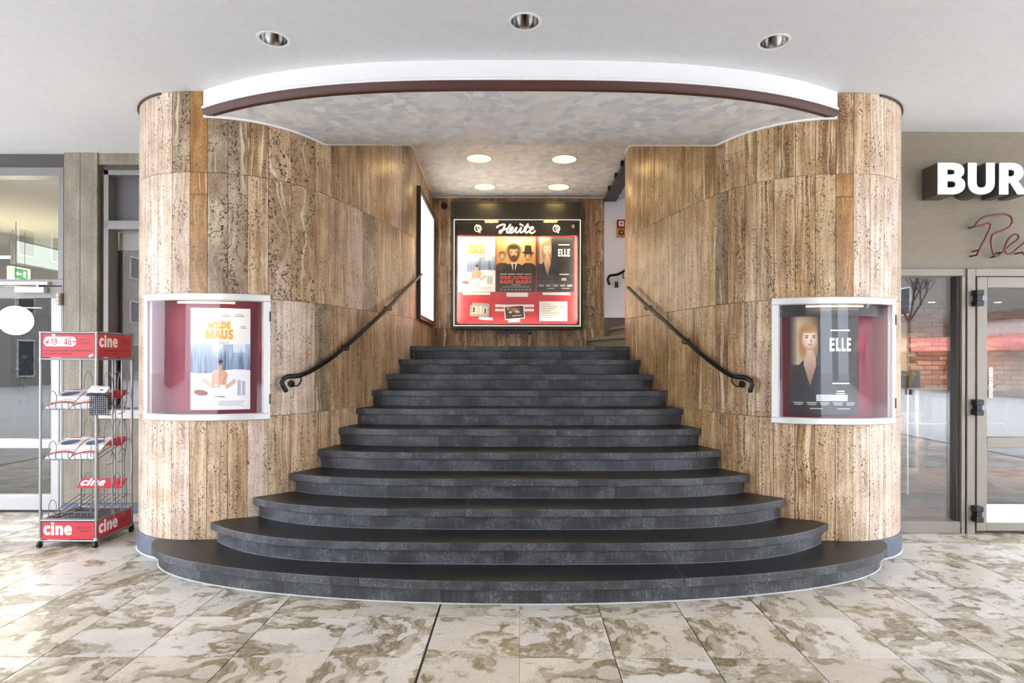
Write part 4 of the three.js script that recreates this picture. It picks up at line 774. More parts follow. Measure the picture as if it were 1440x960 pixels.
  part('housing', bxs(-8.08, -8.0, 3.28 + 0.02, 3.70, 9.5, 10.5), matAlu, lb); lb.children[0].geometry = bxs(-8.08, -8.0, 3.05, 3.449, 9.62, 10.52);
  part('lit_face', bxs(-7.998, -7.99, 3.08, 3.42, 9.65, 10.5), glowMat(0xe6f2e4, 1.0), lb);
  const ex = thing('exit_sign', 'green and white emergency exit sign hanging in the hall behind the left transom', 'sign');
  part('housing', bxs(-7.5, -7.44, 2.71, 2.91, 8.86, 9.22, 0.004), matWhitePaint, ex);
  const exm = canvasTex(256, 140, (x, w2, h2) => { x.fillStyle = '#e8f4ea'; x.fillRect(0, 0, w2, h2); x.fillStyle = '#2f9a4c'; x.fillRect(40, 14, 176, 112); x.fillStyle = '#f2fff2'; x.fillRect(80, 62, 60, 14); x.beginPath(); x.moveTo(56, 69); x.lineTo(92, 42); x.lineTo(92, 96); x.fill(); x.fillRect(160, 36, 34, 66); });
  for (const q of [8.93, 9.15]) part('hanger', rod(V(-7.47, 2.9, q), V(-7.47, 3.45, q), 0.004), matSteel, ex);
  const exp = part('sign_face', new THREE.PlaneGeometry(0.35, 0.19).rotateY(Math.PI / 2).translate(-7.437, 2.81, -9.04), std({ map: exm, emissive: 0xffffff, emissiveMap: exm, emissiveIntensity: 0.5, roughness: 0.5 }), ex);
  const gl = thing('globe_lamp', 'bright round lamp glowing behind the left glass door', 'lamp', at(22, 452, 8.4).toArray());
  part('globe', new THREE.SphereGeometry(0.2, 24, 16), glowMat(0xfff3d2, 5), gl); part('stem', new THREE.CylinderGeometry(0.005, 0.005, 1.17, 8).translate(0, 0.78, 0), matSteel, gl);
  const pl = new THREE.PointLight(0xfff6e0, 7); pl.position.copy(gl.position); pl.castShadow = true; pl.shadow.radius = 8; pl.name = 'globe_bulb'; scene.add(pl);
  for (const [x, dd] of [[-9, 11], [-13, 17], [-18, 22]]) {
    const c2 = thing('ceiling_light', ['nearest', 'middle', 'farthest'][dd === 11 ? 0 : dd === 17 ? 1 : 2] + ' white panel lamp on the hall ceiling behind the left door', 'lamp', [x, 3.45, -dd], 'hall ceiling lamps');
    part('housing', new RoundedBoxGeometry(1.24, 0.06, 0.34, 1, 0.01).translate(0, -0.03, 0), matAlu, c2); part('lit_face', box(1.16, 0.008, 0.26, 0, -0.064, 0), glowMat(0xfff6e0, 2), c2);
    rectLight(0xfff2d8, 6, 1.16, 0.26, V(x, 3.375, dd), V(x, 0, dd), 'hall_lamp');
  }
}

// ---------------------------------------------------------------- person in the hall
function fieldMesh(caps, k, cell) {
  const lo = new THREE.Vector3(1e9, 1e9, 1e9), hi = new THREE.Vector3(-1e9, -1e9, -1e9);
  for (const [a, b, ra, rb] of caps) for (const [p, r] of [[a, ra], [b, rb]]) { lo.min(new THREE.Vector3(p[0] - r, p[1] - r, p[2] - r)); hi.max(new THREE.Vector3(p[0] + r, p[1] + r, p[2] + r)); }
  const c = lo.clone().add(hi).multiplyScalar(0.5), half = Math.max(hi.x - lo.x, hi.y - lo.y, hi.z - lo.z) / 2 + 4 * cell, res = Math.ceil(2 * half / cell);
  const mc = new MarchingCubes(res, new THREE.MeshBasicMaterial(), false, false, 120000); mc.isolation = 0;
  const P = new THREE.Vector3();
  for (let z = 0; z < res; z++) for (let y = 0; y < res; y++) for (let x = 0; x < res; x++) {
    P.set(((x - res / 2) / (res / 2)) * half + c.x, ((y - res / 2) / (res / 2)) * half + c.y, ((z - res / 2) / (res / 2)) * half + c.z);
    let e = 0;
    for (const [a, b, ra, rb, fl] of caps) {
      const bx = b[0] - a[0], by = b[1] - a[1], bz = b[2] - a[2], L = bx * bx + by * by + bz * bz || 1e-9;
      const t = clamp(((P.x - a[0]) * bx + (P.y - a[1]) * by + (P.z - a[2]) * bz) / L, 0, 1);
      const dz = (P.z - a[2] - bz * t) * (fl ?? 1), d = Math.hypot(P.x - a[0] - bx * t, P.y - a[1] - by * t, dz) - lerp(ra, rb, t);
      e += Math.exp(-d / k);
    }
    mc.field[x + y * res + z * res * res] = k * Math.log(Math.max(e, 1e-30));
  }
  mc.update(); const n = mc.count, g = new THREE.BufferGeometry();
  const pos = mc.positionArray.slice(0, n * 3), nor = mc.normalArray.slice(0, n * 3);
  for (let i = 0; i < n; i++) for (let q = 0; q < 3; q++) pos[i * 3 + q] = pos[i * 3 + q] * half + c.getComponent(q);
  g.setAttribute('position', new THREE.BufferAttribute(pos, 3)); g.setAttribute('normal', new THREE.BufferAttribute(nor, 3)); g.setAttribute('uv', new THREE.BufferAttribute(new Float32Array(n * 2), 2)); return g;
}
{
  const f = at(33, 564, 22.6); const p = thing('person', 'person in blue jacket and dark trousers looking down, with a green bag', 'person', [f.x, 0, f.z]);
  p.rotation.y = 0.9;
  const skin = std({ color: 0xc79a80, roughness: 0.6 });
  const hand = (s, x, y, z) => [[[x, y, z], [x - s * 0.01, y + 0.03, z + 0.06], 0.034, 0.03], ...[-0.022, -0.008, 0.008, 0.02].map((o, i) => [[x + o, y + 0.02, z + 0.07], [x + o - s * 0.01, y + 0.05, z + 0.12 - i * 0.004], 0.0095, 0.008]), [[x - s * 0.025, y + 0.01, z + 0.02], [x - s * 0.05, y + 0.05, z + 0.06], 0.011, 0.009]];
  const body = [[[0, 1.45, 0.03], [0, 1.36, 0], 0.06, 0.075], [[0, 1.60, 0.09], [0, 1.54, 0.11], 0.095, 0.082], [[0, 1.50, 0.15], [0, 1.49, 0.16], 0.05, 0.045], [[0, 1.545, 0.2], [0, 1.53, 0.215], 0.016, 0.018], [[0, 1.35, 0], [0, 0.95, 0], 0.12, 0.12], [[0.1, 0.95, 0], [0.1, 0.5, 0.02], 0.08, 0.06], [[0.1, 0.5, 0.02], [0.1, 0.06, 0], 0.055, 0.04], [[-0.1, 0.95, 0], [-0.1, 0.5, 0.02], 0.08, 0.06], [[-0.1, 0.5, 0.02], [-0.1, 0.06, 0], 0.055, 0.04], ...hand(1, 0.12, 1.16, 0.30), ...hand(-1, -0.12, 1.16, 0.30), [[0.2, 1.05, 0.1], [0.12, 1.16, 0.3], 0.04, 0.032], [[-0.2, 1.05, 0.1], [-0.12, 1.16, 0.3], 0.04, 0.032], [[0.095, 1.58, 0.08], [0.1, 1.56, 0.08], 0.022, 0.018], [[-0.095, 1.58, 0.08], [-0.1, 1.56, 0.08], 0.022, 0.018]];
  part('body', fieldMesh(body, 0.012, 0.016), skin, p);
  part('jacket', fieldMesh([[[0.12, 1.36, 0], [-0.12, 1.36, 0], 0.11, 0.11], [[0, 1.3, 0.01], [0, 0.95, 0], 0.17, 0.18, 1.25], [[0.2, 1.36, 0], [0.26, 1.08, 0.02], 0.075, 0.062], [[0.26, 1.08, 0.02], [0.15, 1.13, 0.24], 0.06, 0.048], [[-0.2, 1.36, 0], [-0.26, 1.08, 0.02], 0.075, 0.062], [[-0.26, 1.08, 0.02], [-0.15, 1.13, 0.24], 0.06, 0.048], [[0, 1.43, -0.02], [0, 1.44, -0.03], 0.09, 0.09]], 0.02, 0.018), std({ color: 0x3f6f9e, roughness: 0.8 }), p);
  part('trousers', fieldMesh([[[0.07, 0.94, 0], [-0.07, 0.94, 0], 0.13, 0.13], [[0.1, 0.92, 0], [0.1, 0.5, 0.02], 0.1, 0.078], [[0.1, 0.5, 0.02], [0.1, 0.1, 0], 0.072, 0.062], [[-0.1, 0.92, 0], [-0.1, 0.5, 0.02], 0.1, 0.078], [[-0.1, 0.5, 0.02], [-0.1, 0.1, 0], 0.072, 0.062]], 0.015, 0.018), std({ color: 0x2b2c33, roughness: 0.85 }), p);
  for (const s of [-1, 1]) part('shoe', fieldMesh([[[s * 0.1, 0.05, -0.06], [s * 0.1, 0.045, 0.14], 0.05, 0.042]], 0.01, 0.014), std({ color: 0x50382a, roughness: 0.6 }), p);
  part('hair', fieldMesh([[[0, 1.645, 0.05], [0, 1.63, 0.1], 0.085, 0.07], [[0, 1.58, 0.0], [0, 1.62, 0.02], 0.07, 0.085]], 0.015, 0.014), std({ color: 0x33271f, roughness: 0.9 }), p);
  for (const s of [-1, 1]) part('eye', new THREE.SphereGeometry(0.011, 8, 6).translate(s * 0.035, 1.555, 0.188), std({ color: 0x2b2018, roughness: 0.3 }), p);
  const bag = thing('shoulder_bag', 'green bag hanging behind the person in the blue jacket', 'bag', [f.x, 0, f.z]); bag.rotation.y = 0.9;
  part('sack', fieldMesh([[[-0.1, 1.25, -0.36], [0.1, 1.25, -0.36], 0.1, 0.1], [[-0.1, 1.0, -0.36], [0.1, 1.0, -0.36], 0.12, 0.12]], 0.03, 0.02), std({ color: 0x6d8a45, roughness: 0.8 }), bag);
  part('strap', tube([new THREE.Vector3(0.12, 1.0, -0.27), new THREE.Vector3(0.15, 1.25, -0.25), new THREE.Vector3(0.14, 1.42, -0.16)], 0.012, 20, 5), std({ color: 0x4b5f34, roughness: 0.8 }), bag);
}

// ---------------------------------------------------------------- right shop front (5.5 m away)
{
  const D = 5.5, X = (p) => (p - 731) * D / FPX, Y = (p) => EYE + (503.6 - (p - 2.2)) * D / FPX + 0;
  const wallTex = dataTex(512, 512, (() => { const q = makeNoise(81); return (u, v) => { const s = (fbm(q, u * 5, v * 5, 5, 5, 4) - 0.5) * 22, g = (q(u * 200, v * 200, 200, 200) - 0.5) * 7; return [133 + s + g, 123 + s + g, 106 + s + g]; }; })());
  const taupe = std({ map: wallTex.map, roughness: 0.62 }), fr = std({ color: 0x8b847a, roughness: 0.45, metalness: 0.3 }), frD = std({ color: 0x3a352f, roughness: 0.5 });
  const w = struct('wall_front', 'taupe painted shop wall with raised letters right of the stairs', 'wall');
  part('sign_wall', bxs(3.0, 14.4, Y(378), 6.0, 5.5, 5.7), taupe, w); part('return_wall', bxs(5.6, 14, 0, Y(378), 5.5, 5.7), taupe, w);
  // fixed window
  const v = struct('window_3', 'tall fixed shop window beside the right pillar', 'window');
  part('head', bxs(3.0, X(1353.6), Y(388), Y(378), 5.46, 5.6, 0.004), fr, v); part('bottom_rail', bxs(3.0, X(1347), 0, Y(731), 5.46, 5.6, 0.004), fr, v);
  part('mullion', bxs(X(1347), X(1352), 0, Y(388), 5.45, 5.6, 0.004), fr, v); part('gasket', bxs(X(1343), X(1347), Y(731), Y(388), 5.48, 5.6), frD, v);
  part('pane', bxs(3.0, X(1343), Y(731), Y(388), 5.52, 5.524), glass(), v); part('pane', bxs(3.0, X(1343), Y(731), Y(388), 5.545, 5.549), glass(), v);
  // door
  const d = struct('door_2', 'grey metal framed glass shop door at the right edge', 'door');
  part('frame_jamb', bxs(X(1353.5), X(1365), 0, Y(378), 5.44, 5.6, 0.006), fr, d); part('frame_head', bxs(X(1365), 5.6, Y(389), Y(378), 5.44, 5.6, 0.006), fr, d);
  part('stile', bxs(X(1366), X(1380), 0.03, Y(390), 5.43, 5.5, 0.005), fr, d); part('stile', bxs(5.45, 5.55, 0.03, Y(390), 5.43, 5.5, 0.005), fr, d);
  part('top_rail', bxs(X(1380), 5.45, Y(405), Y(390), 5.43, 5.5, 0.005), fr, d); part('middle_rail', bxs(X(1380), 5.45, Y(627.5), Y(613), 5.43, 5.5, 0.005), fr, d); part('bottom_rail', bxs(X(1380), 5.45, 0.03, Y(731), 5.43, 5.5, 0.005), fr, d);
  for (const [a, b] of [[405, 613], [627.5, 731]]) for (const q of [5.455, 5.475]) part('pane', bxs(X(1380), 5.45, Y(b), Y(a), q, q + 0.004), glass(), d);
  part('kick_strip', bxs(X(1380), 5.45, Y(731), Y(706), 5.438, 5.452), std({ color: 0xf4f4f4, roughness: 0.5 }), d);
  for (const y of [420, 571, 718]) {
    const h = sub('hinge', d); part('block', bxs(X(1358.5), X(1369), Y(y + 11), Y(y + 3.5), 5.37, 5.44, 0.006), matBlack, h); part('block', bxs(X(1358.5), X(1369), Y(y - 3.5), Y(y - 11), 5.37, 5.44, 0.006), matBlack, h);
    part('pin', bxs(X(1361), X(1368), Y(y + 4), Y(y - 4), 5.385, 5.44), matBlack, h); if (y < 700) part('leaf_plate', bxs(X(1369), X(1376), Y(y + 4), Y(y - 4), 5.40, 5.435, 0.004), std({ color: 0x7d8a94, metalness: 0.6, roughness: 0.35 }), h);
  }
  for (const [i, y] of [519, 526, 533.5, 540.5, 548, 555].entries()) {
    const t = canvasTex(48, 48, (x) => { x.fillStyle = '#f4f3f0'; x.fillRect(0, 0, 48, 48); x.fillStyle = ['#6b6f78', '#b7a24a', '#5a626c', '#a79a3c', '#c8713c', '#4a78a8'][i]; x.beginPath(); x.arc(24, 24, 15, 0, 7); x.fill(); x.fillStyle = '#f4f3f0'; x.fillRect(20, 14, 8, 20); });
    single('door_sticker', bxs(X(1385.5), X(1390.5), Y(y + 3), Y(y - 3), 5.4535, 5.4545), std({ map: t, roughness: 0.5 }), ['topmost small round grey sticker on the right glass door', 'second small yellowish sticker from the top on the right glass door', 'third small grey sticker from the top on the right glass door', 'fourth small yellowish sticker from the top on the right glass door', 'small orange sticker near the bottom of the sticker column on the right glass door', 'lowest small blue sticker on the right glass door'][i], 'sticker', 'door stickers');
  }
  // raised letters
  const font = await new FontLoader().loadAsync('fonts/droid/droid_sans_bold.typeface.json');
  const face = std({ color: 0xf4f6fa, roughness: 0.4 }), sideM = std({ color: 0x4f4b45, roughness: 0.6 });
  const X2 = (p) => (p - 731) * 5.30 / FPX, Y2 = (p) => EYE + (505.8 - p) * 5.30 / FPX;
  for (const [ch, a, b] of [['B', 1317.5, 1356.5], ['U', 1360, 1398], ['R', 1404, 1444]]) {
    const g = new TextGeometry(ch, { font, size: 1, depth: 1, curveSegments: 10, bevelEnabled: true, bevelSize: 0.028, bevelThickness: 0.01, bevelSegments: 2 }); g.computeBoundingBox(); const bb = g.boundingBox;
    g.translate(-bb.min.x, -bb.min.y, -bb.min.z); g.scale((X2(b) - X2(a)) / (bb.max.x - bb.min.x), (Y2(228) - Y2(273)) / (bb.max.y - bb.min.y), 0.2 / (bb.max.z - bb.min.z)); g.translate(X2(a), Y2(273), -5.50); g.computeVertexNormals();
    const L = thing('sign_letter', `large white raised letter ${ch} on the taupe shop wall`, 'letter', [0, 0, 0], 'raised shop letters');
    part('casing', g, sideM, L);
    const f = new TextGeometry(ch, { font, size: 1, depth: 1, curveSegments: 10, bevelEnabled: true, bevelSize: 0.024, bevelThickness: 0.01, bevelSegments: 1 }); f.computeBoundingBox(); const fb = f.boundingBox;
    f.translate(-fb.min.x, -fb.min.y, -fb.min.z); f.scale((X2(b) - X2(a)) * 0.985 / (fb.max.x - fb.min.x), (Y2(228) - Y2(273)) * 0.985 / (fb.max.y - fb.min.y), 0.008 / (fb.max.z - fb.min.z)); f.translate(X2(a) + 0.002, Y2(273) + 0.002, -5.303); part('face', f, face, L);
  }
  const red = std({ color: 0x6b2733, roughness: 0.25 }), XN = (u) => (1290 + u / 5.647 - 731) * 5.42 / FPX, YN = (v2) => EYE + (505.8 - (210 + v2 / 5.647)) * 5.42 / FPX;
  const neon = thing('neon_script', 'dark red unlit neon script letters below the white letters', 'neon sign');
  const nv = (a) => a.map(([u, v2]) => new THREE.Vector3(XN(u), YN(v2), -5.42));
  const st = [[[472, 832], [500, 770], [535, 705], [575, 615], [578, 588], [560, 582], [500, 602], [456, 607], [470, 580], [520, 538], [600, 517], [700, 512], [738, 530], [750, 566], [735, 602], [690, 632], [620, 660], [592, 676]], [[592, 676], [584, 720], [592, 790], [612, 838], [636, 842], [690, 795]], [[690, 795], [740, 752], [792, 712], [802, 685], [780, 670], [745, 684], [708, 732], [692, 785], [708, 822], [745, 820], [800, 775], [846, 738], [880, 700], [890, 740], [880, 800], [850, 832], [832, 815]]];
  for (const s of st) part('neon_tube', tube(nv(s), 0.0085, s.length * 7, 8), red, neon);
  for (const [u, v2] of [[470, 834], [460, 606], [636, 842], [655, 815], [832, 812], [490, 795]]) part('standoff', rod(new THREE.Vector3(XN(u), YN(v2), -5.42), new THREE.Vector3(XN(u), YN(v2), -5.51), 0.007), matBlack, neon);

  // the room behind
  const wood = dataTex(512, 512, (() => { const q = makeNoise(91); return (u, v2) => { const pl = Math.floor(u * 6), s = (fbm(q, u * 60, v2 * 3 + pl * 3.7, 60, 3, 3) - 0.5) * 46 + ((pl * 37) % 7) * 3; return [138 + s, 104 + s * 0.9, 82 + s * 0.8]; }; })());
  const fl = struct('floor', 'brown plank-look floor inside the right shop', 'floor'); const pg = slabGeo([[3.0, 5.55], [14, 5.55], [14, 14], [3.0, 14]], -0.1, 0); part('plank_floor', pg, std({ map: wood.map, roughness: 0.4 }), fl);
  part('dark_strip', slabGeo([[3.6, 7.1], [7.5, 7.1], [7.5, 5.7], [5.0, 5.7]], 0.0, 0.004), std({ color: 0x4c4440, roughness: 0.5 }), fl);
  const cl = struct('ceiling', 'grey ceiling inside the right shop', 'ceiling'); part('ceiling_board', bxs(3.0, 14, 2.75, 2.9, 5.7, 14), std({ color: 0x77757a, roughness: 0.7 }), cl); part('dark_soffit', bxs(3.3, 14, 2.42, 2.75, 8.6, 10.6), std({ color: 0x3a3735, roughness: 0.6 }), cl);
  const bw = struct('wall_back', 'brick and cream back wall inside the right shop', 'wall');
  part('cream_wall', bxs(3.0, 6.15, 0, 2.75, 9.56, 9.8), std({ color: 0xd6c9ae, roughness: 0.7 }), bw); part('mortar', bxs(6.1, 14, 0, 2.75, 9.53, 9.8), std({ color: 0xb9aa98, roughness: 0.9 }), bw);
  const bm = [0xb07a5c, 0xa2684c, 0xbd8d70, 0x96583f, 0xc59a7c].map(c => std({ color: c, roughness: 0.85 })), bg = new RoundedBoxGeometry(0.215, 0.062, 0.06, 1, 0.005);
  for (let r = 0; r < 17; r++) for (let c = 0; c < 10; c++) { const b = part('brick', bg, bm[Math.floor(rnd() * 5)], bw); b.position.set(6.22 + c * 0.226 + (r % 2) * 0.113, 1.14 + r * 0.0745, -9.52 + rr(-0.004, 0.004)); }
  part('side_wall', bxs(13.9, 14.1, 0, 6, 5.5, 14), matWhitePaint, bw);
  const ct = thing('counter', 'dark grey panelled counter inside the right shop', 'counter'); const cg = std({ color: 0x4e535b, roughness: 0.4 });
  part('body', bxs(5.95, 11, 0.1, 1.08, 9.05, 9.45, 0.01), cg, ct); part('top', bxs(5.92, 11, 1.08, 1.11, 9.02, 9.47, 0.006), std({ color: 0x777c84, roughness: 0.3 }), ct); part('plinth', bxs(5.5, 11, 0, 0.14, 8.8, 9.45), std({ color: 0x3b3c40, roughness: 0.5 }), ct);
  part('glass_door', bxs(6.15, 6.55, 0.3, 1.0, 9.035, 9.045), std({ color: 0x8e99a4, roughness: 0.15 }), ct); 
  const va = thing('red_valance', 'red valance at the top left inside the right shop window', 'valance'); part('cloth', bxs(5.4, 6.12, 2.13, 2.36, 9.3, 9.34, 0.006), std({ color: 0x8f1d2c, roughness: 0.8 }), va);
  const bd = thing('easel_board', 'yellow wooden easel board just inside the right shop window', 'board', [5.3, 0, -8.25]); const yw = std({ color: 0xc7a24a, roughness: 0.6 });
  for (const [x, rz] of [[-0.17, 0.05], [0.17, -0.05]]) { const l = part('leg', box(0.045, 1.42, 0.03, 0, 0.71, 0), yw, bd); l.position.x = x; l.rotation.z = rz * -1; }
  part('rail', box(0.3, 0.05, 0.03, 0, 1.38, 0.0), yw, bd); part('rail', box(0.36, 0.05, 0.03, 0, 0.82, 0.0), yw, bd); part('slate', box(0.27, 0.5, 0.015, 0, 1.1, 0.01), matBlack, bd); const bl = part('rear_leg', box(0.04, 1.4, 0.03, 0, 0.7, 0), yw, bd); bl.rotation.x = 0.25; bl.position.z = -0.3;
  const gs = thing('glass_screen', 'glass screen with thin white edges standing inside the right shop window', 'screen'); const we = std({ color: 0xf2f2f2, roughness: 0.4 }), Dg = 7.0, XG = (p) => (p - 731) * Dg / FPX, YG = (p) => EYE + (505.6 - p) * Dg / FPX;
  part('upright', bxs(XG(1276.6), XG(1278), 0, YG(545), Dg, Dg + 0.012), we, gs); part('top_edge', bxs(XG(1276.6), 5.6, YG(546), YG(545), Dg, Dg + 0.012), we, gs); part('middle_bar', bxs(XG(1278), 5.6, YG(595.6), YG(594.4), Dg, Dg + 0.012), we, gs); part('pane', bxs(XG(1278), 5.6, 0.02, YG(546), Dg + 0.004, Dg + 0.008), glass(), gs);
  for (const [i, px, py] of [[0, 1310, 432], [1, 1403, 431]]) {
    const p = at(px, py + 1.5, 8.9), l = thing('spot_lamp', i ? 'small lit ceiling spot seen through the right glass door' : 'small lit ceiling spot seen through the right shop window', 'lamp', [p.x, 2.405, p.z], 'shop ceiling spots');
    part('ring', new THREE.TorusGeometry(0.05, 0.012, 8, 20).rotateX(Math.PI / 2).translate(0, 0.012, 0), matSteel, l); part('lamp_lens', new THREE.CylinderGeometry(0.042, 0.042, 0.012, 16).translate(0, 0.006, 0), glowMat(0xffe0a8, 6), l);
    const s = new THREE.SpotLight(0xffdcb0, 5, 0, 0.95, 0.6); s.position.set(p.x, 2.385, p.z); s.target.position.set(p.x + 0.05, 0, p.z - 0.35); s.castShadow = true; s.name = 'shop_spot'; scene.add(s, s.target);
  }
  const cp = thing('ceiling_light', 'white panel lamp on the ceiling inside the right shop', 'lamp', [7.6, 2.75, -7.4]); part('housing', new RoundedBoxGeometry(1.0, 0.05, 1.0, 1, 0.01).translate(0, -0.025, 0), matAlu, cp); part('lit_face', box(0.92, 0.006, 0.92, 0, -0.053, 0), glowMat(0xfff4e4, 1.6), cp);
  rectLight(0xfff0dc, 5, 0.92, 0.92, V(7.6, 2.685, 7.4), V(7.6, 0, 7.4), 'shop_lamp');
}

// ---------------------------------------------------------------- magazine rack
{
  const x0 = -3.95, x1 = -3.49, f = 5.0, b = 5.46, o = [(x0 + x1) / 2, 0, -(f + b) / 2], R = thing('magazine_rack', 'tall steel wire magazine rack on casters with red signs', 'rack', o);
  const L = (g) => g.translate(-o[0], -o[1], -o[2]);
  const P = (x, y, d) => new THREE.Vector3(x, y, -d);
  for (const [x, d] of [[x0, f], [x1, f], [x0, b], [x1, b]]) part('post', L(rod(P(x, 0.08, d), P(x, 1.77, d), 0.0105, 10)), matSteel, R);
  for (const [x, d] of [[x0 + 0.15, b], [x1 - 0.15, b], [x1, f + 0.2], [x1, f + 0.32], [x0, f + 0.2]]) part('rod', L(rod(P(x, 0.21, d), P(x, 1.56, d), 0.0065, 8)), matSteel, R);
  const hoop = (y, r = 0.009) => { for (const [p, q] of [[[x0 - .012, f], [x1 + .012, f]], [[x1, f], [x1, b]], [[x1 + .012, b], [x0 - .012, b]], [[x0, b], [x0, f]]]) part('frame_rail', L(rod(P(p[0], y, p[1]), P(q[0], y, q[1]), r, 8)), matSteel, R); };
  for (const y of [1.772, 1.552, 0.222, 0.054]) hoop(y);
  part('top_plate', L(bxs(x0, x1, 1.762, 1.768, f, b)), matSteel, R); part('tray', L(bxs(x0 + .01, x1 - .01, 0.200, 0.206, f + .01, b - .01)), std({ color: 0x55555a, roughness: 0.5, metalness: 0.5 }), R);
  const logo = (x, w, h, s, col = '#f3f0ee') => { x.fillStyle = col; x.font = `bold ${s}px sans-serif`; x.lineWidth = s * 0.05; x.strokeStyle = col; x.fillText('cine', w * 0.03, h * 0.5 + s * 0.25, w * 0.6); x.strokeText('cine', w * 0.03, h * 0.5 + s * 0.25, w * 0.6); };
  const scrib = (x, a, c, s) => { x.fillStyle = '#241516'; x.save(); x.translate(a, c); x.rotate(-0.08); x.font = `italic bold ${22 * s}px serif`; x.fillText('BALi', 0, 0); x.globalAlpha = 0.55; x.font = `bold ${15 * s}px sans-serif`; x.fillText('GLORIA', 62 * s, 0); x.globalAlpha = 1; x.font = `italic bold ${18 * s}px serif`; x.fillText('Filmladen', 22 * s, 26 * s); x.restore(); };
  const RED = '#c3343b';
  const topFront = canvasTex(512, 208, (x, w, h) => {
    x.fillStyle = RED; x.fillRect(0, 0, w, h); x.fillStyle = '#efedeb'; x.beginPath(); x.roundRect(14, 24, 320, 86, 43); x.fill(); x.beginPath(); x.arc(112, 8, 18, 0, 7); x.fill();
    x.fillStyle = '#9c2830'; x.font = 'bold 84px sans-serif'; x.fillText('19', 84, 98, 64); x.fillText('46', 214, 98, 76); x.fillStyle = RED; x.beginPath(); x.arc(50, 74, 14, 0, 7); x.fill(); x.fillRect(58, 30, 8, 44); x.fillRect(296, 62, 40, 12); x.strokeStyle = '#a8a4a2'; x.lineWidth = 3; for (let i = 0; i < 5; i++) { x.beginPath(); x.moveTo(150 + i * 14, 100); x.lineTo(170 + i * 10, 40); x.stroke(); }
    scrib(x, 352, 62, 1.0); x.fillStyle = '#241516'; x.font = 'bold 22px sans-serif'; x.fillText('Die Programmzeitschrift der Filmkunst-Kinos', 18, 156, 470); x.fillText('Bali, Gloria und Filmladen', 18, 184, 280); x.fillStyle = '#efedeb'; x.beginPath(); x.ellipse(478, 192, 26, 11, -0.3, 0, 7); x.fill();
  });
  const topSide = canvasTex(512, 208, (x, w, h) => { x.fillStyle = RED; x.fillRect(0, 0, w, h); logo(x, w, h * 0.75, 138); scrib(x, 360, 62, 1.0); x.fillStyle = '#241516'; x.font = 'bold 22px sans-serif'; x.fillText('Die Programmzeitschrift der Filmkunst-Kinos', 18, 156, 470); x.fillText('Bali, Gloria und Filmladen', 18, 184, 280); });
  const low = canvasTex(512, 152, (x, w, h) => { x.fillStyle = RED; x.fillRect(0, 0, w, h); logo(x, w, h, 140); scrib(x, 346, 62, 1.15); });
  const sm = (t) => std({ map: t, roughness: 0.45 }), plain = std({ color: RED, roughness: 0.45 });
  const faces = (m, k) => Array.from({ length: 6 }, (_, i) => i === k ? m : plain);
  for (const [t, y0, y1] of [[[topFront, topSide], 1.567, 1.757], [[low, low], 0.068, 0.208]]) {
    const s1 = part('sign_panel', L(bxs(x0 + .014, x1 - .014, y0, y1, f - 0.003, f + 0.003)), faces(sm(t[0]), 4), R);
    part('sign_panel', L(bxs(x1 - .003, x1 + .003, y0, y1, f + .014, b - .014)), faces(sm(t[1]), 0), R);
    part('sign_panel', L(bxs(x0 - .003, x0 + .003, y0, y1, f + .014, b - .014)), plain, R); part('sign_panel', L(bxs(x0 + .014, x1 - .014, y0, y1, b - .003, b + .003)), plain, R);
  }
  // wire shelves with small tilted signs
  for (const [y, k] of [[1.136, 0], [0.722, 1], [0.235, 2]]) {
    const s = sub('wire_shelf', R), up = 0.11, w = (p, r = 0.0032, n = 16) => part('wire', L(tube(p, r, n, 5)), matWire, s);
    part('wire', L(rod(P(x0, y, f), P(x1, y, f), 0.005, 6)), matWire, s); part('wire', L(rod(P(x0, y + up, b - 0.03), P(x1, y + up, b - 0.03), 0.004, 6)), matWire, s);
    part('wire', L(rod(P(x0, y + 0.055, f), P(x1, y + 0.055, f), 0.003, 6)), matWire, s);
    for (let i = 0; i < 9; i++) { const x = lerp(x0 + 0.02, x1 - 0.02, i / 8); w([P(x, y + 0.055, f), P(x, y, f + 0.004), P(x, y + up * 0.5, (f + b) / 2), P(x, y + up, b - 0.03)]); }
    for (const x of [x0 + 0.05, x1 - 0.06]) w([P(x, y + 0.02, f + .02), P(x + 0.005, y + 0.13, f + .03), P(x + 0.03, y + 0.15, f + .03), P(x + 0.055, y + 0.12, f + .03), P(x + 0.06, y + 0.02, f + .02)]);
    for (const [x, d] of [[x0 + 0.1, b - 0.05], [x1 - 0.1, b - 0.05], [x1 - 0.01, f + 0.16], [x1 - 0.01, f + 0.34]]) w([P(x - 0.035, y + 0.06, d), P(x - 0.03, y + 0.26, d), P(x, y + 0.31, d), P(x + 0.03, y + 0.26, d), P(x + 0.035, y + 0.04, d), P(x + 0.01, y - 0.02, d)], 0.0034, 26);
    for (const d of [f + 0.12, f + 0.26]) w([P(x1 + 0.005, y - 0.06, d), P(x1 + 0.04, y - 0.05, d + .02), P(x1 + 0.045, y + 0.02, d + .04), P(x1 + 0.005, y + 0.05, d + .06)], 0.0032, 18);
    const pl = part('shelf_sign', box(0.40, 0.105, 0.003, 0, 0.0525, 0), faces(sm(low), 4), R); pl.position.set((x0 + x1) / 2 + 0.045 - o[0], y + (k === 2 ? 0.19 : 0.075) - o[1], -(f + 0.30) - o[2]); pl.rotation.x = -0.85; pl.userData.label = 'red shelf sign';
  }
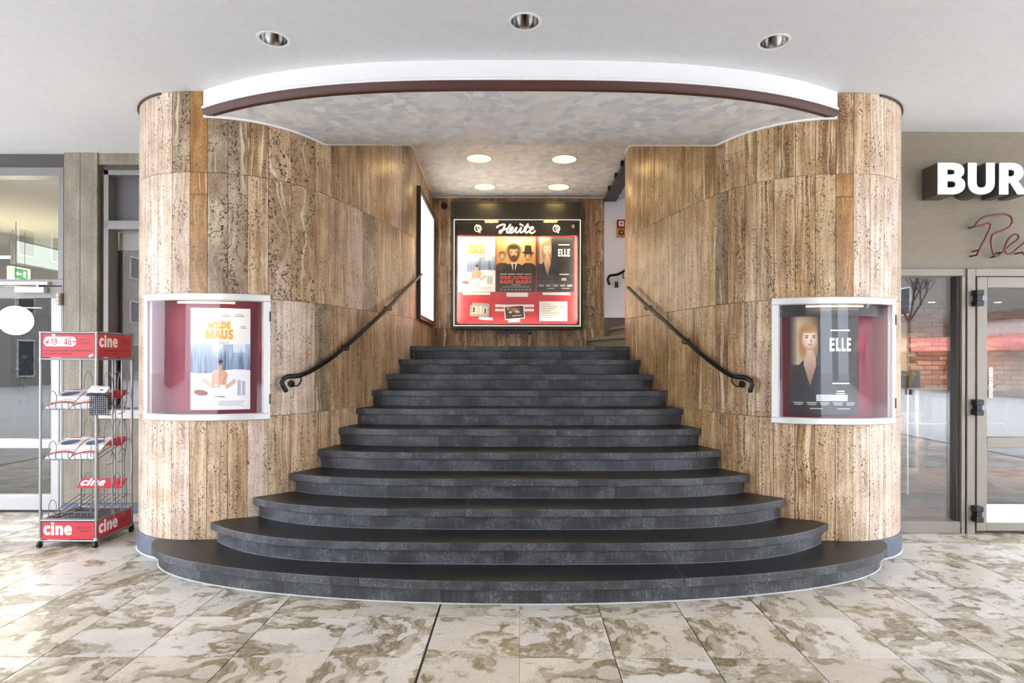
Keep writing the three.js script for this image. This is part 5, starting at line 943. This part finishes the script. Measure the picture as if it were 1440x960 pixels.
  for (const [i, [x, d]] of [[x0, f], [x1, f], [x0, b], [x1, b]].entries()) {
    const c = sub('caster', R); part('wheel', L(new THREE.CylinderGeometry(0.026, 0.026, 0.02, 18).rotateZ(Math.PI / 2).translate(x + 0.004, 0.0262, -(d) + 0.012)), matBlack, c); part('fork', L(bxs(x - 0.014, x + 0.022, 0.022, 0.066, d - 0.004, d + 0.004)), matSteel, c); part('swivel', L(new THREE.CylinderGeometry(0.016, 0.02, 0.022, 12).translate(x, 0.07, -d)), matSteel, c);
  }
  const basket = thing('mesh_basket', 'small black mesh basket clipped to the front corner of the magazine rack', 'basket'), bw = 0.125, bh = 0.175;
  const bx = -3.49, by = 1.10, bd = 4.925; const wire = (p, q) => rod(p, q, 0.0028, 5), g = [];
  for (let i = 0; i <= 8; i++) { const x = bx + bw * i / 8; g.push(wire(P(x, by, bd), P(x, by + bh, bd)), wire(P(x, by, bd + 0.06), P(x, by + bh + 0.03, bd + 0.06))); }
  for (let i = 0; i <= 10; i++) { const y = by + bh * i / 10; g.push(wire(P(bx, y, bd), P(bx + bw, y, bd)), wire(P(bx, y, bd + 0.06), P(bx + bw, y, bd + 0.06)), wire(P(bx, y, bd), P(bx, y, bd + 0.06)), wire(P(bx + bw, y, bd), P(bx + bw, y, bd + 0.06))); }
  part('wire_mesh', merge(g), matBlack, basket); part('liner', bxs(bx + 0.004, bx + bw - 0.004, by, by + bh - 0.03, bd + 0.03, bd + 0.034), std({ color: 0xb7b7bd, roughness: 0.7 }), basket);
  const card = single('leaflet', box(0.14, 0.075, 0.012, 0, 0, 0, 0.002), std({ map: canvasTex(200, 110, (x, w, h) => { x.fillStyle = '#efeeec'; x.fillRect(0, 0, w, h); x.fillStyle = '#9a8f7a'; x.fillRect(20, 14, 150, 8); x.fillStyle = '#4a4640'; x.fillRect(120, 55, 40, 22); }), roughness: 0.6 }), 'white leaflets tilted in the black mesh basket', 'leaflet'); card.position.set(bx + 0.05, by + bh + 0.028, -(bd + 0.03)); card.rotation.x = -0.9; card.rotation.y = 0.12;
  // magazines
  const cover = (k) => canvasTex(256, 360, (x, w, h) => { x.fillStyle = '#f0edec'; x.fillRect(0, 0, w, h); const q = [['#d7c3bb', '#3f5a78', '#b64b3a'], ['#eadfd6', '#33506e', '#a8402f']][k]; x.fillStyle = q[0]; x.fillRect(0, 90, w, 110); x.fillStyle = q[1]; x.beginPath(); x.ellipse(120, 150, 90, 46, -0.25, 0, 7); x.fill(); x.strokeStyle = q[2]; x.lineWidth = 22; x.beginPath(); x.moveTo(-10, 330); x.quadraticCurveTo(120, 250, 270, 300); x.stroke(); x.strokeStyle = '#d99a4a'; x.lineWidth = 8; x.beginPath(); x.moveTo(-10, 300); x.quadraticCurveTo(120, 225, 270, 272); x.stroke(); x.fillStyle = q[2]; x.fillRect(14, 14, 150, 42); });
  const mats = [0, 1].map(k => std({ map: cover(k), roughness: 0.35 }));
  let n = 0; for (const [y, row] of [[1.136, 'upper'], [0.722, 'middle']]) for (let i = 0; i < 2; i++) {
    const xa = x0 + 0.025 + i * 0.212, xb = xa + 0.2, N = 10; const prof = (t) => [y + 0.006 + 0.15 * t + 0.03 * Math.sin(t * Math.PI), f + 0.012 + 0.28 * t];
    const gg = gridGeo(2, N * 2, (a, j) => { const top = j < N, t = top ? j / (N - 1) : 1 - (j - N) / (N - 1), [yy, dd] = prof(t); return [a ? xb : xa, yy - (top ? 0 : 0.008), dd, a, top ? t : 0.02]; });
    single('magazine', gg, mats[(i + n) % 2], `${i ? 'right' : 'left'} white magazine with red and blue cover on the ${row} rack shelf`, 'magazine', 'rack magazines'); n++;
  }
}

// ---------------------------------------------------------------- the street beyond the arcade (mirrored in the shop glass)
{
  const gr = struct('ground', 'pale paved street outside the arcade', 'ground'), pv = std({ color: 0xb9b7b2, roughness: 0.85 });
  part('paving', bxs(-70, 70, -0.3, -0.03, -70, -3.1), pv, gr); part('paving', bxs(-70, -7.6, -0.3, -0.03, -3.1, 6.2), pv, gr); part('paving', bxs(8.1, 70, -0.3, -0.03, -3.1, 5.5), pv, gr);
  const building = (label, x0, x1, d0, d1, h, col, faceX) => {
    const b = thing('town_building', label, 'building'), wm = std({ color: col, roughness: 0.8 }), fm = std({ color: 0xd8d6d0, roughness: 0.6 }), gm = std({ color: 0x2c3238, roughness: 0.1 });
    part('wall', bxs(x0, x1, -0.03, h, d0, d1), wm, b); part('roof', bxs(x0 - 0.2, x1 + 0.2, h, h + 0.4, d0 - 0.2, d1 + 0.2), std({ color: 0x6d5a50, roughness: 0.8 }), b);
    const s = faceX < (x0 + x1) / 2 ? -1 : 1;
    for (let f = 0; f * 3.2 + 2.4 < h; f++) for (let d = d0 + 1.4; d < d1 - 1.4; d += 2.4) {
      const y0 = f ? f * 3.2 + 0.9 : 0.5, y1 = f ? y0 + 1.6 : 2.6; if (!f && faceX > 0) continue;
      const xa = Math.min(faceX, faceX + s * 0.08), xb = Math.max(faceX, faceX + s * 0.08), w = part('window', bxs(xa, xb, y0, y1, d, d + 1.2), fm, b);
      part('window_pane', bxs(Math.min(faceX + s * 0.08, faceX + s * 0.1), Math.max(faceX + s * 0.08, faceX + s * 0.1), y0 + 0.08, y1 - 0.08, d + 0.08, d + 1.12), gm, w);
    }
    return b;
  };
  building('tall pale town house across the street, mirrored in the right shop window', 22, 32, -40, -20.5, 8, 0x8c867c, 22);
  building('low pale pavilion across the street, mirrored in the right glass door', 22, 30, -20, 4, 3.4, 0xc9c4ba, 22);
  building('grey town house across the street, mirrored in the left glass door', -38, -28, -36, -14, 10, 0x8f8b84, -28);
  const aw = thing('awning', 'long red awning across the street, mirrored in the right shop glass', 'awning');
  const g = gridGeo(2, 4, (i, j) => { const q = [[21.96, 2.75], [20.6, 2.3], [20.6, 2.0], [20.62, 2.0]][j]; return [q[0], q[1], i ? -13 : -25, 0, 0]; }); part('cloth', g, std({ color: 0xd4857c, roughness: 0.8, side: THREE.DoubleSide }), aw);
  for (const d of [-13.2, -19, -24.8]) part('arm', rod(V(21.95, 2.1, d), V(20.62, 2.05, d), 0.03), matSteel, aw);
  const t = thing('bare_tree', 'bare street tree, mirrored in the right glass door', 'tree', [18, 0, 17]), br = [];
  const grow = (p, dir, len, r, k) => { const q = p.clone().addScaledVector(dir, len); br.push(new THREE.TubeGeometry(new THREE.LineCurve3(p, q), 1, r, 5)); if (k) for (let i = 0; i < 3; i++) grow(q, dir.clone().add(new THREE.Vector3(rr(-0.7, 0.7), rr(-0.1, 0.5), rr(-0.7, 0.7))).normalize(), len * rr(0.6, 0.8), r * 0.62, k - 1); };
  part('trunk', new THREE.CylinderGeometry(0.1, 0.15, 2.2, 10).translate(0, 1.07, 0), std({ color: 0x4f453b, roughness: 0.9 }), t); grow(new THREE.Vector3(0, 2.1, 0), new THREE.Vector3(0, 1, 0), 1.2, 0.08, 4); part('branches', merge(br), std({ color: 0x4f453b, roughness: 0.9 }), t);
}

scene.traverse(o => { if (o.isMesh) { o.castShadow = true; o.receiveShadow = true; } });
renderer.render(scene, camera);
